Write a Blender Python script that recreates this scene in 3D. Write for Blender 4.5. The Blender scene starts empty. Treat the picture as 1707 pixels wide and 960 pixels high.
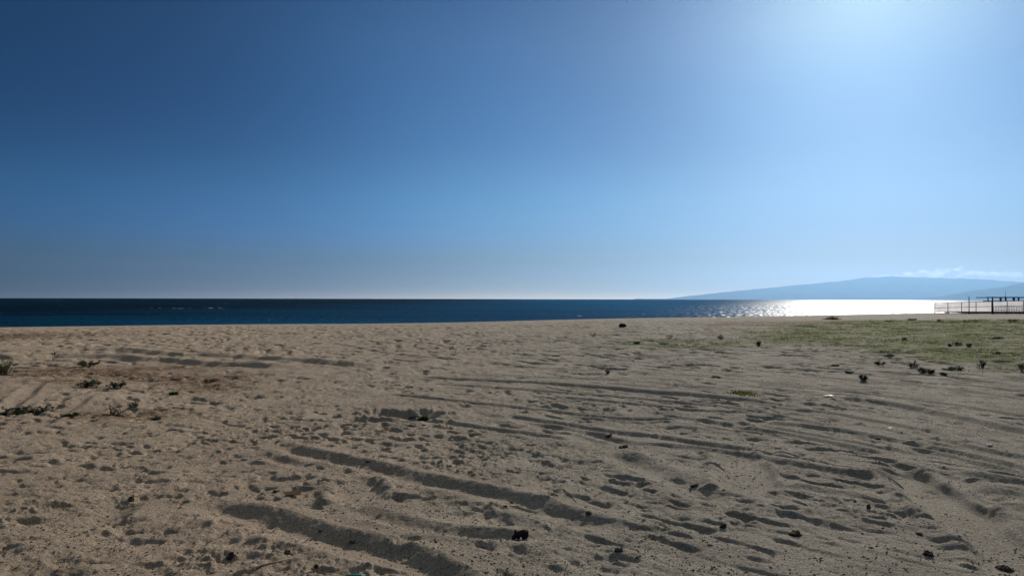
import bpy, math, random
import numpy as np

# ------------------------------------------------------------------ camera, sky, sun, exposure
S = bpy.context.scene
COL = S.collection
F = 1153.0                      # focal length in photo pixels (1707 wide)
EYE = 1.70
ROLL = 0.0023

cam_d = bpy.data.cameras.new('camera')
cam_d.sensor_fit = 'HORIZONTAL'
cam_d.sensor_width = 36.0
cam_d.lens = 36.0 * F / 1707.0
cam_d.clip_start = 0.05
cam_d.clip_end = 200000.0
cam = bpy.data.objects.new('camera', cam_d)
COL.objects.link(cam)
cam.location = (0, 0, EYE)
cam.rotation_mode = 'XYZ'
from mathutils import Matrix, Vector, Euler
PITCH = math.atan(17.2 / F)
cam.matrix_world = (Matrix.Translation((0, 0, EYE)) @ Matrix.Rotation(math.radians(90) + PITCH, 4, 'X')
                    @ Matrix.Rotation(ROLL, 4, 'Z'))
S.camera = cam

SUN_EL = math.radians(25.0)
SUN_AZ = math.radians(27.5)     # to the right of the view axis (+Y towards +X)
SUN_DIR = Vector((math.sin(SUN_AZ) * math.cos(SUN_EL), math.cos(SUN_AZ) * math.cos(SUN_EL), math.sin(SUN_EL)))

W = bpy.data.worlds.new('World')
S.world = W
W.use_nodes = True
wn, wl = W.node_tree.nodes, W.node_tree.links
wn.clear()
w_out = wn.new('ShaderNodeOutputWorld')
w_bg = wn.new('ShaderNodeBackground')
w_bg.inputs['Strength'].default_value = 0.10
sky = wn.new('ShaderNodeTexSky')
sky.sky_type = 'NISHITA'
sky.sun_disc = False
sky.sun_elevation = SUN_EL
sky.sun_rotation = SUN_AZ
sky.altitude = 0
sky.air_density = 1.0
sky.dust_density = 1.0
sky.ozone_density = 2.0
# unseen sky overhead and behind brightened, overhead also warmed, to fill shadows; tint follows the height over the horizon and the angle from the sun
SKY_Z = [(0.0, 0.7599, 0.5945, 0.5985), (0.0105, 0.4243, 0.3594, 0.3989), (0.0262, 0.3025, 0.2683, 0.3151), (0.0523, 0.1949, 0.2051, 0.2646), (0.0872, 0.16, 0.2392, 0.4011), (0.1392, 0.1436, 0.2709, 0.4643), (0.2079, 0.1009, 0.2119, 0.4042), (0.2756, 0.0827, 0.1907, 0.3792), (0.342, 0.0885, 0.1885, 0.3611), (0.4067, 0.066, 0.156, 0.3213), (0.44, 0.058, 0.1482, 0.3052), (0.56, 0.9, 0.75, 0.62), (0.75, 3.3, 2.15, 1.3), (1.0, 4.8, 2.9, 1.6)]
SKY_S = [(0, 0.8, 0.85, 0.85), (0.15, 0.6, 0.65, 0.65), (0.3, 0.417, 0.5496, 0.5366), (0.4226, 0.3839, 0.6493, 0.6232), (0.5592, 0.4669, 0.7193, 0.7122), (0.6691, 0.5785, 0.8262, 0.8096), (0.7547, 0.7924, 1.0524, 1.0016), (0.829, 1.0226, 1.2255, 1.1581), (0.8829, 1.044, 1.1835, 1.1609), (0.9272, 1.0, 1.0, 1.0), (0.9563, 1.0363, 0.8977, 0.882), (0.9781, 1.2705, 0.9787, 0.8801), (0.9903, 1.5747, 1.1375, 0.8983), (0.9976, 1.9698, 1.3834, 0.9324), (1.0, 2.4641, 1.6825, 0.9677)]
SKY_H = [(0.0, 1, 1, 1), (0.05, .435, .435, .435), (0.1, .19, .19, .19), (0.15, .082, .082, .082), (0.2, .036, .036, .036), (0.3, .007, .007, .007), (0.4, 0, 0, 0)]
SKY_K = [(0, 3.95, 4.0412, 6.6503), (0.4226, 3.95, 4.0412, 6.6503), (0.5592, 3.8194, 4.0483, 6.5577), (0.6691, 3.1123, 3.521, 5.6205), (0.7547, 2.2236, 2.7149, 4.2512), (0.829, 1.4051, 1.8652, 2.7975), (0.8829, 0.9088, 1.3002, 1.8299), (0.9272, 0.6711, 0.9601, 1.2248), (0.9563, 0.5816, 0.7924, 0.9293), (0.9781, 0.5502, 0.6979, 0.7565), (0.9903, 0.5505, 0.6545, 0.669), (0.9976, 0.5648, 0.6279, 0.6071), (1.0, 0.5843, 0.6069, 0.5559)]
w_tc = wn.new('ShaderNodeTexCoord')
w_sep = wn.new('ShaderNodeSeparateXYZ')
wl.new(w_tc.outputs['Generated'], w_sep.inputs[0])
w_dot = wn.new('ShaderNodeVectorMath'); w_dot.operation = 'DOT_PRODUCT'
wl.new(w_tc.outputs['Generated'], w_dot.inputs[0]); w_dot.inputs[1].default_value = SUN_DIR
def soften(stops):
    """monotone cubic through the stops, so that no band edge shows in the sky"""
    x = np.array([t[0] for t in stops]); y = np.array([t[1:] for t in stops], float)
    h = np.diff(x)[:, None]; d = np.diff(y, axis=0) / h
    m = np.zeros_like(y); m[0], m[-1] = d[0], d[-1]
    w1, w2 = 2 * h[1:] + h[:-1], h[1:] + 2 * h[:-1]
    ok = d[:-1] * d[1:] > 0
    m[1:-1] = np.where(ok, (w1 + w2) / (w1 / np.where(ok, d[:-1], 1) + w2 / np.where(ok, d[1:], 1)), 0)
    xs = np.unique(np.concatenate([x, (x[1:] + x[:-1]) / 2]))[:32]
    out = []
    for v in xs:
        i = min(np.searchsorted(x, v, side='right') - 1, len(x) - 2); hh = x[i + 1] - x[i]; t = (v - x[i]) / hh
        c = (2 * t ** 3 - 3 * t * t + 1) * y[i] + (t ** 3 - 2 * t * t + t) * hh * m[i] + (3 * t * t - 2 * t ** 3) * y[i + 1] + (t ** 3 - t * t) * hh * m[i + 1]
        out.append((float(v), *[max(float(q), 0) for q in c]))
    return out
def w_ramp(src, stops):
    stops = soften(stops)
    r = wn.new('ShaderNodeValToRGB'); e = r.color_ramp.elements
    while len(e) < len(stops): e.new(0.5)
    for el, s_ in zip(e, stops): el.position = s_[0]; el.color = (*s_[1:], 1)
    wl.new(src, r.inputs['Fac']); return r
def w_mul(a, b):
    x = wn.new('ShaderNodeVectorMath'); x.operation = 'MULTIPLY'
    wl.new(a, x.inputs[0]); wl.new(b, x.inputs[1]); return x.outputs[0]
w_col = w_mul(w_mul(sky.outputs['Color'], w_ramp(w_sep.outputs['Z'], SKY_Z).outputs['Color']), w_ramp(w_dot.outputs['Value'], SKY_S).outputs['Color'])
w_hz = wn.new('ShaderNodeMix'); w_hz.data_type = 'RGBA'; w_hz.inputs[6].default_value = (1, 1, 1, 1)
wl.new(w_ramp(w_sep.outputs['Z'], SKY_H).outputs['Color'], w_hz.inputs['Factor'])
wl.new(w_ramp(w_dot.outputs['Value'], SKY_K).outputs['Color'], w_hz.inputs[7])
w_col = w_mul(w_col, w_hz.outputs[2])
wl.new(w_col, w_bg.inputs['Color'])
wl.new(w_bg.outputs['Background'], w_out.inputs['Surface'])

sun_d = bpy.data.lights.new('sun', 'SUN')
sun_d.energy = 3.7
sun_d.angle = math.radians(0.53)
sun_d.color = (1.0, 0.94, 0.84)
sun = bpy.data.objects.new('sun', sun_d)
COL.objects.link(sun)
sun.rotation_mode = 'QUATERNION'
sun.rotation_quaternion = (-SUN_DIR).to_track_quat('-Z', 'Y')
sun.location = SUN_DIR * 100

S.view_settings.view_transform = 'Standard'
S.view_settings.look = 'None'
S.view_settings.exposure = 0.0
S.view_settings.gamma = 1.0
S.view_settings.use_curve_mapping = False
S.render.engine = 'CYCLES'
S.cycles.use_denoising = True
S.cycles.volume_bounces = 0

# ------------------------------------------------------------------ helpers
rng = np.random.default_rng(7)
random.seed(7)

def tag(o, label=None, cat=None, group=None, kind=None):
    if label: o['label'] = label
    if cat: o['category'] = cat
    if group: o['group'] = group
    if kind: o['kind'] = kind
    return o

def empty(name, loc, rz=0.0):
    o = bpy.data.objects.new(name, None)
    o.empty_display_size = 0.1
    COL.objects.link(o)
    o.location = loc
    o.rotation_euler = (0, 0, rz)
    return o

def link_mesh(name, me, mat, parent=None, loc=None):
    o = bpy.data.objects.new(name, me)
    COL.objects.link(o)
    if mat is not None and not me.materials:
        me.materials.append(mat)
    if parent is not None: o.parent = parent
    if loc is not None: o.location = loc
    return o

def grid_mesh(name, V, F4, smooth=True):
    me = bpy.data.meshes.new(name)
    nv, nf, k = len(V), len(F4), F4.shape[1]
    me.vertices.add(nv); me.vertices.foreach_set('co', np.ascontiguousarray(V, dtype=np.float32).ravel())
    me.loops.add(nf * k); me.loops.foreach_set('vertex_index', np.ascontiguousarray(F4, dtype=np.int32).ravel())
    me.polygons.add(nf)
    me.polygons.foreach_set('loop_start', np.arange(nf, dtype=np.int32) * k)
    me.polygons.foreach_set('loop_total', np.full(nf, k, dtype=np.int32))
    me.polygons.foreach_set('use_smooth', np.full(nf, smooth, dtype=bool))
    me.update(calc_edges=True)
    me.validate()
    return me

class MB:
    """collects boxes, bars, tubes and loose faces for one mesh"""
    def __init__(s): s.v, s.f = [], []
    def add(s, vs, fs):
        b = len(s.v); s.v += [tuple(p) for p in vs]; s.f += [tuple(b + i for i in f) for f in fs]
    def box(s, c, sz, rz=0.0, jit=0.0):
        c = Vector(c); R = Matrix.Rotation(rz, 3, 'Z'); h = [d / 2 for d in sz]
        vs = []
        for sx in (-1, 1):
            for sy in (-1, 1):
                for sz_ in (-1, 1):
                    j = Vector([random.uniform(-jit, jit) for _ in range(3)])
                    vs.append(c + R @ Vector((sx * h[0], sy * h[1], sz_ * h[2])) + j)
        s.add(vs, [(0, 1, 3, 2), (4, 6, 7, 5), (0, 4, 5, 1), (2, 3, 7, 6), (0, 2, 6, 4), (1, 5, 7, 3)])
    def tube(s, pts, rad, n=6):
        pts = [Vector(p) for p in pts]
        if not hasattr(rad, '__len__'): rad = [rad] * len(pts)
        rings = []
        for i, p in enumerate(pts):
            t = (pts[min(i + 1, len(pts) - 1)] - pts[max(i - 1, 0)]).normalized()
            a = t.cross(Vector((0.31, 0.17, 0.93)))
            if a.length < 1e-4: a = t.cross(Vector((1, 0, 0)))
            a.normalize(); b = t.cross(a)
            rings.append([p + (a * math.cos(2 * math.pi * k / n) + b * math.sin(2 * math.pi * k / n)) * rad[i] for k in range(n)])
        vs = [q for r in rings for q in r]
        fs = []
        for i in range(len(pts) - 1):
            for k in range(n):
                fs.append((i * n + k, i * n + (k + 1) % n, (i + 1) * n + (k + 1) % n, (i + 1) * n + k))
        fs.append(tuple(range(n - 1, -1, -1))); fs.append(tuple((len(pts) - 1) * n + k for k in range(n)))
        s.add(vs, fs)
    def build(s, name, mat, parent=None, smooth=False, loc=None):
        me = bpy.data.meshes.new(name)
        me.from_pydata(s.v, [], s.f)
        me.polygons.foreach_set('use_smooth', [smooth] * len(me.polygons))
        me.update()
        return link_mesh(name, me, mat, parent, loc)

# ---- numpy gradient noise
def _hash(ix, iy, seed):
    h = (ix.astype(np.int64) * 374761393 + iy.astype(np.int64) * 668265263 + seed * 974634777) & 0xffffffff
    h = ((h ^ (h >> 13)) * 1274126177) & 0xffffffff
    return (h ^ (h >> 16)) & 0xffff

def perlin(x, y, seed=0):
    ix, iy = np.floor(x).astype(np.int64), np.floor(y).astype(np.int64)
    fx, fy = x - ix, y - iy
    u, v = fx * fx * fx * (fx * (fx * 6 - 15) + 10), fy * fy * fy * (fy * (fy * 6 - 15) + 10)
    def g(ax, ay, dx, dy):
        a = _hash(ax, ay, seed) * (2 * math.pi / 65536.0)
        return np.cos(a) * dx + np.sin(a) * dy
    n00 = g(ix, iy, fx, fy); n10 = g(ix + 1, iy, fx - 1, fy)
    n01 = g(ix, iy + 1, fx, fy - 1); n11 = g(ix + 1, iy + 1, fx - 1, fy - 1)
    return ((n00 * (1 - u) + n10 * u) * (1 - v) + (n01 * (1 - u) + n11 * u) * v) * 1.5

def fbm(x, y, seed=0, octv=3, gain=0.5):
    r, a = 0, 1.0
    for i in range(octv):
        r = r + a * perlin(x * 2 ** i, y * 2 ** i, seed + 17 * i); a *= gain
    return r

def smooth01(t): t = np.clip(t, 0, 1); return t * t * (3 - 2 * t)

def eye_line(x): return 497.2 + (x - 853.5) * ROLL
def at(x, y, z=0.0):
    """ground point seen at photo pixel (x, y), level z"""
    Y = (EYE - z) * F / (y - eye_line(x))
    return (x - 853.5) / F * Y, Y
def to_px(X, Y, z=0.0):
    x = 853.5 + X / Y * F
    return x, eye_line(x) + (EYE - z) * F / Y

# ------------------------------------------------------------------ materials
def new_mat(name):
    m = bpy.data.materials.new(name); m.use_nodes = True
    nt = m.node_tree; nt.nodes.clear()
    out = nt.nodes.new('ShaderNodeOutputMaterial')
    return m, nt, out

def simple_mat(name, col, rough=0.8, var=0.25, scale=8.0, spec=0.2, transl=0.0, bump=0.0, col2=None, alpha=1.0):
    m, nt, out = new_mat(name)
    N, L = nt.nodes, nt.links
    p = N.new('ShaderNodeBsdfPrincipled')
    p.inputs['Roughness'].default_value = rough
    p.inputs['Specular IOR Level'].default_value = spec
    tc = N.new('ShaderNodeTexCoord'); nz = N.new('ShaderNodeTexNoise')
    nz.inputs['Scale'].default_value = scale; nz.inputs['Detail'].default_value = 4
    L.new(tc.outputs['Object'], nz.inputs['Vector'])
    rp = N.new('ShaderNodeValToRGB')
    a = [c * (1 - var) for c in col] if col2 is None else col2
    b = [c * (1 + var) for c in col]
    rp.color_ramp.elements[0].color = (*a, 1); rp.color_ramp.elements[0].position = 0.3
    rp.color_ramp.elements[1].color = (*b, 1); rp.color_ramp.elements[1].position = 0.7
    L.new(nz.outputs['Fac'], rp.inputs['Fac'])
    L.new(rp.outputs['Color'], p.inputs['Base Color'])
    if bump:
        bn = N.new('ShaderNodeBump'); bn.inputs['Strength'].default_value = 0.6; bn.inputs['Distance'].default_value = bump
        L.new(nz.outputs['Fac'], bn.inputs['Height']); L.new(bn.outputs['Normal'], p.inputs['Normal'])
    sh = p.outputs['BSDF']
    if transl:
        t = N.new('ShaderNodeBsdfTranslucent'); L.new(rp.outputs['Color'], t.inputs['Color'])
        mx = N.new('ShaderNodeMixShader'); mx.inputs['Fac'].default_value = transl
        L.new(sh, mx.inputs[1]); L.new(t.outputs['BSDF'], mx.inputs[2]); sh = mx.outputs['Shader']
    if alpha < 1:
        t = N.new('ShaderNodeBsdfTransparent')
        mx = N.new('ShaderNodeMixShader'); mx.inputs['Fac'].default_value = alpha
        L.new(t.outputs['BSDF'], mx.inputs[1]); L.new(sh, mx.inputs[2]); sh = mx.outputs['Shader']
    L.new(sh, out.inputs['Surface'])
    return m

def sand_material():
    m, nt, out = new_mat('sand')
    N, L = nt.nodes, nt.links
    p = N.new('ShaderNodeBsdfPrincipled')
    p.inputs['Roughness'].default_value = 0.95; p.inputs['Specular IOR Level'].default_value = 0.1
    tc = N.new('ShaderNodeTexCoord')
    def noise(scale, detail=3, rough=0.55):
        n = N.new('ShaderNodeTexNoise'); n.inputs['Scale'].default_value = scale
        n.inputs['Detail'].default_value = detail; n.inputs['Roughness'].default_value = rough
        L.new(tc.outputs['Object'], n.inputs['Vector']); return n
    def ramp(src, stops):
        r = N.new('ShaderNodeValToRGB'); e = r.color_ramp.elements
        while len(e) < len(stops): e.new(0.5)
        for el, (pos, c) in zip(e, stops): el.position = pos; el.color = (*c, 1)
        L.new(src, r.inputs['Fac']); return r
    def mix(fac, a, b, mode='MIX'):
        x = N.new('ShaderNodeMix'); x.data_type = 'RGBA'; x.blend_type = mode
        if isinstance(fac, float): x.inputs['Factor'].default_value = fac
        else: L.new(fac, x.inputs['Factor'])
        for s, i in ((a, 6), (b, 7)):
            if isinstance(s, tuple): x.inputs[i].default_value = (*s, 1)
            else: L.new(s, x.inputs[i])
        return x.outputs[2]
    at_w = N.new('ShaderNodeAttribute'); at_w.attribute_name = 'warm'
    at_g = N.new('ShaderNodeAttribute'); at_g.attribute_name = 'green'
    at_d = N.new('ShaderNodeAttribute'); at_d.attribute_name = 'debris'
    base = mix(at_w.outputs['Fac'], SAND_GREY, SAND_WARM)
    n1 = noise(1.3, 4); r1 = ramp(n1.outputs['Fac'], [(0.3, (0.84, 0.83, 0.82)), (0.7, (1.12, 1.12, 1.12))])
    base = mix(1.0, base, r1.outputs['Color'], 'MULTIPLY')
    n2 = noise(38, 4, 0.75); r2 = ramp(n2.outputs['Fac'], [(0.30, (0.62, 0.60, 0.58)), (0.5, (1, 1, 1)), (0.72, (1.25, 1.24, 1.2))])
    base = mix(0.95, base, r2.outputs['Color'], 'MULTIPLY')
    n3 = noise(105, 3, 0.75); r3 = ramp(n3.outputs['Fac'], [(0.36, (0.30, 0.28, 0.27)), (0.46, (1, 1, 1)), (0.66, (1.35, 1.34, 1.33))])
    base = mix(0.95, base, r3.outputs['Color'], 'MULTIPLY')
    # dark grains and bits of dry matter lying in the sand
    vo = N.new('ShaderNodeTexVoronoi'); vo.inputs['Scale'].default_value = 21
    L.new(tc.outputs['Object'], vo.inputs['Vector'])
    rv = ramp(vo.outputs['Distance'], [(0.10, (1, 1, 1)), (0.17, (0, 0, 0))])
    n4 = noise(2.1, 3); r4 = ramp(n4.outputs['Fac'], [(0.50, (0, 0, 0)), (0.68, (1, 1, 1))])
    sp = N.new('ShaderNodeMath'); sp.operation = 'MULTIPLY'
    L.new(rv.outputs['Color'], sp.inputs[0]); L.new(r4.outputs['Color'], sp.inputs[1])
    sp2 = N.new('ShaderNodeMath'); sp2.operation = 'MULTIPLY'; sp2.inputs[1].default_value = 0.55
    L.new(sp.outputs[0], sp2.inputs[0])
    base = mix(sp2.outputs[0], base, (0.06, 0.05, 0.04))
    # dry brown plant litter and green film where the plants grow
    nd = noise(6, 4, 0.7); rd = ramp(nd.outputs['Fac'], [(0.38, (0, 0, 0)), (0.56, (1, 1, 1))])
    md = N.new('ShaderNodeMath'); md.operation = 'MULTIPLY'
    L.new(rd.outputs['Color'], md.inputs[0]); L.new(at_d.outputs['Fac'], md.inputs[1])
    base = mix(md.outputs[0], base, (0.15, 0.078, 0.036))
    ng = noise(3.2, 4, 0.65); rg = ramp(ng.outputs['Fac'], [(0.30, (0, 0, 0)), (0.52, (1, 1, 1))])
    mg = N.new('ShaderNodeMath'); mg.operation = 'MULTIPLY'
    L.new(rg.outputs['Color'], mg.inputs[0]); L.new(at_g.outputs['Fac'], mg.inputs[1])
    base = mix(mg.outputs[0], base, (0.14, 0.163, 0.031))
    L.new(base, p.inputs['Base Color'])
    nb = noise(30, 5, 0.7); nb2 = noise(150, 3, 0.7)
    ad = N.new('ShaderNodeMath'); ad.operation = 'MULTIPLY_ADD'; ad.inputs[1].default_value = 0.35
    L.new(nb2.outputs['Fac'], ad.inputs[0]); L.new(nb.outputs['Fac'], ad.inputs[2])
    bn = N.new('ShaderNodeBump'); bn.inputs['Strength'].default_value = 1.0; bn.inputs['Distance'].default_value = 0.04
    L.new(ad.outputs[0], bn.inputs['Height']); L.new(bn.outputs['Normal'], p.inputs['Normal'])
    L.new(p.outputs['BSDF'], out.inputs['Surface'])
    return m

SAND_WARM = (0.435, 0.338, 0.256)
SAND_GREY = (0.365, 0.321, 0.270)

def sea_material():
    m, nt, out = new_mat('sea_water')
    N, L = nt.nodes, nt.links
    tc = N.new('ShaderNodeTexCoord')
    mp = N.new('ShaderNodeMapping'); mp.inputs['Rotation'].default_value = (0, 0, math.radians(-18)); mp.inputs['Scale'].default_value = (0.45, 1, 1)
    L.new(tc.outputs['Object'], mp.inputs['Vector'])
    def noise(scale, detail=3, rough=0.55, src=mp):
        n = N.new('ShaderNodeTexNoise'); n.inputs['Scale'].default_value = scale
        n.inputs['Detail'].default_value = detail; n.inputs['Roughness'].default_value = rough
        L.new(src.outputs['Vector'], n.inputs['Vector']); return n
    nb = noise(0.9, 5, 0.62)
    bn = N.new('ShaderNodeBump'); bn.inputs['Strength'].default_value = 1.0; bn.inputs['Distance'].default_value = 0.2
    L.new(nb.outputs['Fac'], bn.inputs['Height'])
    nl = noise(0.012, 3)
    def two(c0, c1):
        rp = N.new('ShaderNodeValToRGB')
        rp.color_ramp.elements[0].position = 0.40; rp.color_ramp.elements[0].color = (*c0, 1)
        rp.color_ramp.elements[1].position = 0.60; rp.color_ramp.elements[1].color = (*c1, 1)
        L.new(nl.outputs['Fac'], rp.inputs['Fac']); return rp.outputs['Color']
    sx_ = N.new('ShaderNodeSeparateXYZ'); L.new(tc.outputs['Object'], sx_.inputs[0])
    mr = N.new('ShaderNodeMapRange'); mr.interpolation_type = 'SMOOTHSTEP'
    mr.inputs['From Min'].default_value = -170; mr.inputs['From Max'].default_value = 130  # edge darkening and sky reflection painted into the colour: dark left, blue right
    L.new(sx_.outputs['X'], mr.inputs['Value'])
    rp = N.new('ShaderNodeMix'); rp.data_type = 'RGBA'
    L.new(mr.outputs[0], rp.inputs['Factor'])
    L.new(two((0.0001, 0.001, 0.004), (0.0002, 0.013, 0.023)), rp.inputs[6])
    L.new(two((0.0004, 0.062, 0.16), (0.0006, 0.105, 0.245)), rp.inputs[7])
    # white caps
    nf = noise(0.02, 2, 0.5); nf2 = noise(0.55, 2, 0.6)
    mf = N.new('ShaderNodeMath'); mf.operation = 'MULTIPLY'
    L.new(nf.outputs['Fac'], mf.inputs[0]); L.new(nf2.outputs['Fac'], mf.inputs[1])
    rf = N.new('ShaderNodeValToRGB'); rf.color_ramp.elements[0].position = 0.425; rf.color_ramp.elements[1].position = 0.46
    L.new(mf.outputs[0], rf.inputs['Fac'])
    mc = N.new('ShaderNodeMix'); mc.data_type = 'RGBA'
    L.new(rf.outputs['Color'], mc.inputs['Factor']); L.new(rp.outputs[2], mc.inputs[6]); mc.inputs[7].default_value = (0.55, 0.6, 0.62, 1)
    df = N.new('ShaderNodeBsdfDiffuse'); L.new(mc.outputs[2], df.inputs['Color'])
    gl = N.new('ShaderNodeBsdfGlossy'); gl.distribution = 'BECKMANN'; gl.inputs['Roughness'].default_value = 0.42
    L.new(bn.outputs['Normal'], gl.inputs['Normal'])
    mx = N.new('ShaderNodeMixShader'); mx.inputs['Fac'].default_value = 0.095
    L.new(df.outputs['BSDF'], mx.inputs[1]); L.new(gl.outputs['BSDF'], mx.inputs[2])
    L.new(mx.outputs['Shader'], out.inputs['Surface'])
    return m

M_sand = sand_material()
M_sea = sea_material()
M_hill = simple_mat('hill_ground', (0.10, 0.125, 0.115), 0.95, 0.3, 0.0008, 0.0)
M_leaf = simple_mat('weed_leaf', (0.032, 0.052, 0.02), 0.7, 0.4, 30, 0.25, transl=0.25)
M_leaf2 = simple_mat('weed_leaf_light', (0.085, 0.12, 0.045), 0.7, 0.35, 30, 0.25, transl=0.3)
M_leafgrey = simple_mat('weed_leaf_grey', (0.11, 0.115, 0.085), 0.8, 0.3, 30, 0.15, transl=0.2)
M_stem = simple_mat('weed_stem', (0.10, 0.08, 0.045), 0.85, 0.3, 20)
M_dry = simple_mat('dry_straw', (0.19, 0.115, 0.06), 0.9, 0.45, 6, 0.1, transl=0.25)
M_cover = simple_mat('ground_cover', (0.105, 0.13, 0.028), 0.8, 0.4, 1.2, 0.15, transl=0.4)
M_bark = simple_mat('dark_driftwood', (0.022, 0.018, 0.015), 0.9, 0.5, 40, 0.1, bump=0.01)
M_wood = simple_mat('weathered_wood', (0.30, 0.22, 0.14), 0.85, 0.35, 25)
M_card = simple_mat('brown_board', (0.11, 0.06, 0.035), 0.9, 0.3, 30)
M_white = simple_mat('white_plastic', (0.82, 0.82, 0.80), 0.5, 0.06, 20, 0.4, transl=0.35)
M_paper = simple_mat('pale_paper', (0.66, 0.65, 0.62), 0.85, 0.12, 25, 0.1, transl=0.3)
M_greyplastic = simple_mat('grey_plastic', (0.30, 0.32, 0.36), 0.5, 0.25, 40, 0.4)
M_black = simple_mat('black_plastic', (0.018, 0.018, 0.02), 0.55, 0.5, 30, 0.4)
M_green = simple_mat('green_plastic', (0.02, 0.15, 0.10), 0.35, 0.2, 20, 0.5)
M_clod = simple_mat('dark_clod', (0.11, 0.09, 0.07), 0.95, 0.5, 60, 0.05, bump=0.01)
M_crumb = simple_mat('damp_sand_crumb', (0.15, 0.12, 0.09), 0.95, 0.4, 60, 0.05)
M_weed_dry = simple_mat('dry_seaweed', (0.065, 0.052, 0.04), 0.9, 0.5, 60, 0.1)
M_shell = simple_mat('shell_white', (0.62, 0.58, 0.52), 0.6, 0.15, 40)
M_frame = simple_mat('dark_blue_grey_frame', (0.035, 0.042, 0.06), 0.7, 0.25, 3, 0.2)
M_deck = simple_mat('dark_deck_timber', (0.045, 0.04, 0.04), 0.85, 0.4, 2)
M_net = simple_mat('white_windbreak_cloth', (0.86, 0.83, 0.84), 0.9, 0.05, 1.5, 0.05, transl=0.75, alpha=0.68)
M_panel = simple_mat('grey_panel', (0.55, 0.54, 0.54), 0.8, 0.15, 3, transl=0.5)
M_rail = simple_mat('white_picket_plastic', (0.9, 0.9, 0.88), 0.6, 0.05, 4, transl=0.7)

# ------------------------------------------------------------------ beach (one sheet, finer near the viewer)
SEA_Z = -2.6
CREST = np.array([(-400, -160), (-120, -8), (-60, 24), (-30.3, 41.2), (-18.5, 46.9), (-6.6, 48.8), (0, 54.5), (8.1, 62), (24.5, 69.5),
                  (46, 85), (60, 92), (75, 99), (110, 112), (200, 150), (500, 300)], float)
def crest_y(X):
    y = np.interp(X, CREST[:, 0], CREST[:, 1])
    for d in (-5, 5, -2.5, 2.5): y = y + np.interp(X + d, CREST[:, 0], CREST[:, 1])
    return y / 5
CX = np.linspace(-400, 500, 1801); CY = crest_y(CX); CS = np.gradient(CY, CX)
def crest_d(X, Y):
    s = np.interp(X, CX, CS)
    return (Y - np.interp(X, CX, CY)) / np.sqrt(1 + s * s)

fine = np.radians(np.arange(-43, 43.0001, 0.08))
coarse = np.radians(np.concatenate([np.arange(44, 60, 1.0), np.arange(60, 300, 4.0), np.arange(300, 316.9, 1.0)]))
TH = np.concatenate([fine, coarse]); NF = len(fine); NT = len(TH)
rr = [0.4]
while rr[-1] < 900:
    r = rr[-1]
    k = 0.03 if r < 2.6 else 0.003 if r < 10 else 0.0038 if r < 13 else 0.0045 if r < 70 else 0.006 if r < 135 else 0.05
    rr.append(r * (1 + k))
RR = np.array(rr); NR = len(RR)
PX = RR[:, None] * np.sin(TH)[None, :]; PY = RR[:, None] * np.cos(TH)[None, :]

TRK = np.array((2.9, -2.54)); TRK /= np.linalg.norm(TRK)   # the way most tyre tracks run

def seg_dist(X, Y, pts):
    """distance, signed side (+ = away from viewer), arc length to a polyline"""
    best = np.full(X.shape, 1e9); side = np.zeros(X.shape); arc = np.zeros(X.shape); a0 = 0
    tot = sum(math.hypot(pts[i + 1][0] - pts[i][0], pts[i + 1][1] - pts[i][1]) for i in range(len(pts) - 1))
    for (ax, ay), (bx, by) in zip(pts[:-1], pts[1:]):
        dx, dy = bx - ax, by - ay; l = math.hypot(dx, dy)
        t = np.clip(((X - ax) * dx + (Y - ay) * dy) / (l * l), 0, 1)
        ex, ey = X - (ax + t * dx), Y - (ay + t * dy)
        d = np.hypot(ex, ey); m = d < best
        nx, ny = -dy / l, dx / l
        if ny < 0: nx, ny = -nx, -ny
        best = np.where(m, d, best); side = np.where(m, np.sign(ex * nx + ey * ny), side); arc = np.where(m, a0 + t * l, arc)
        a0 += l
    return best, best * side, arc, tot

def spline(pts, n=6):
    out = []
    P = [pts[0]] + list(pts) + [pts[-1]]
    for i in range(1, len(P) - 2):
        p0, p1, p2, p3 = [np.array(q, float) for q in P[i - 1:i + 3]]
        for k in range(n):
            t = k / n
            out.append(tuple(0.5 * (2 * p1 + (p2 - p0) * t + (2 * p0 - 5 * p1 + 4 * p2 - p3) * t * t + (3 * p1 - p0 - 3 * p2 + p3) * t ** 3)))
    out.append(tuple(P[-1])); return out

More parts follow.
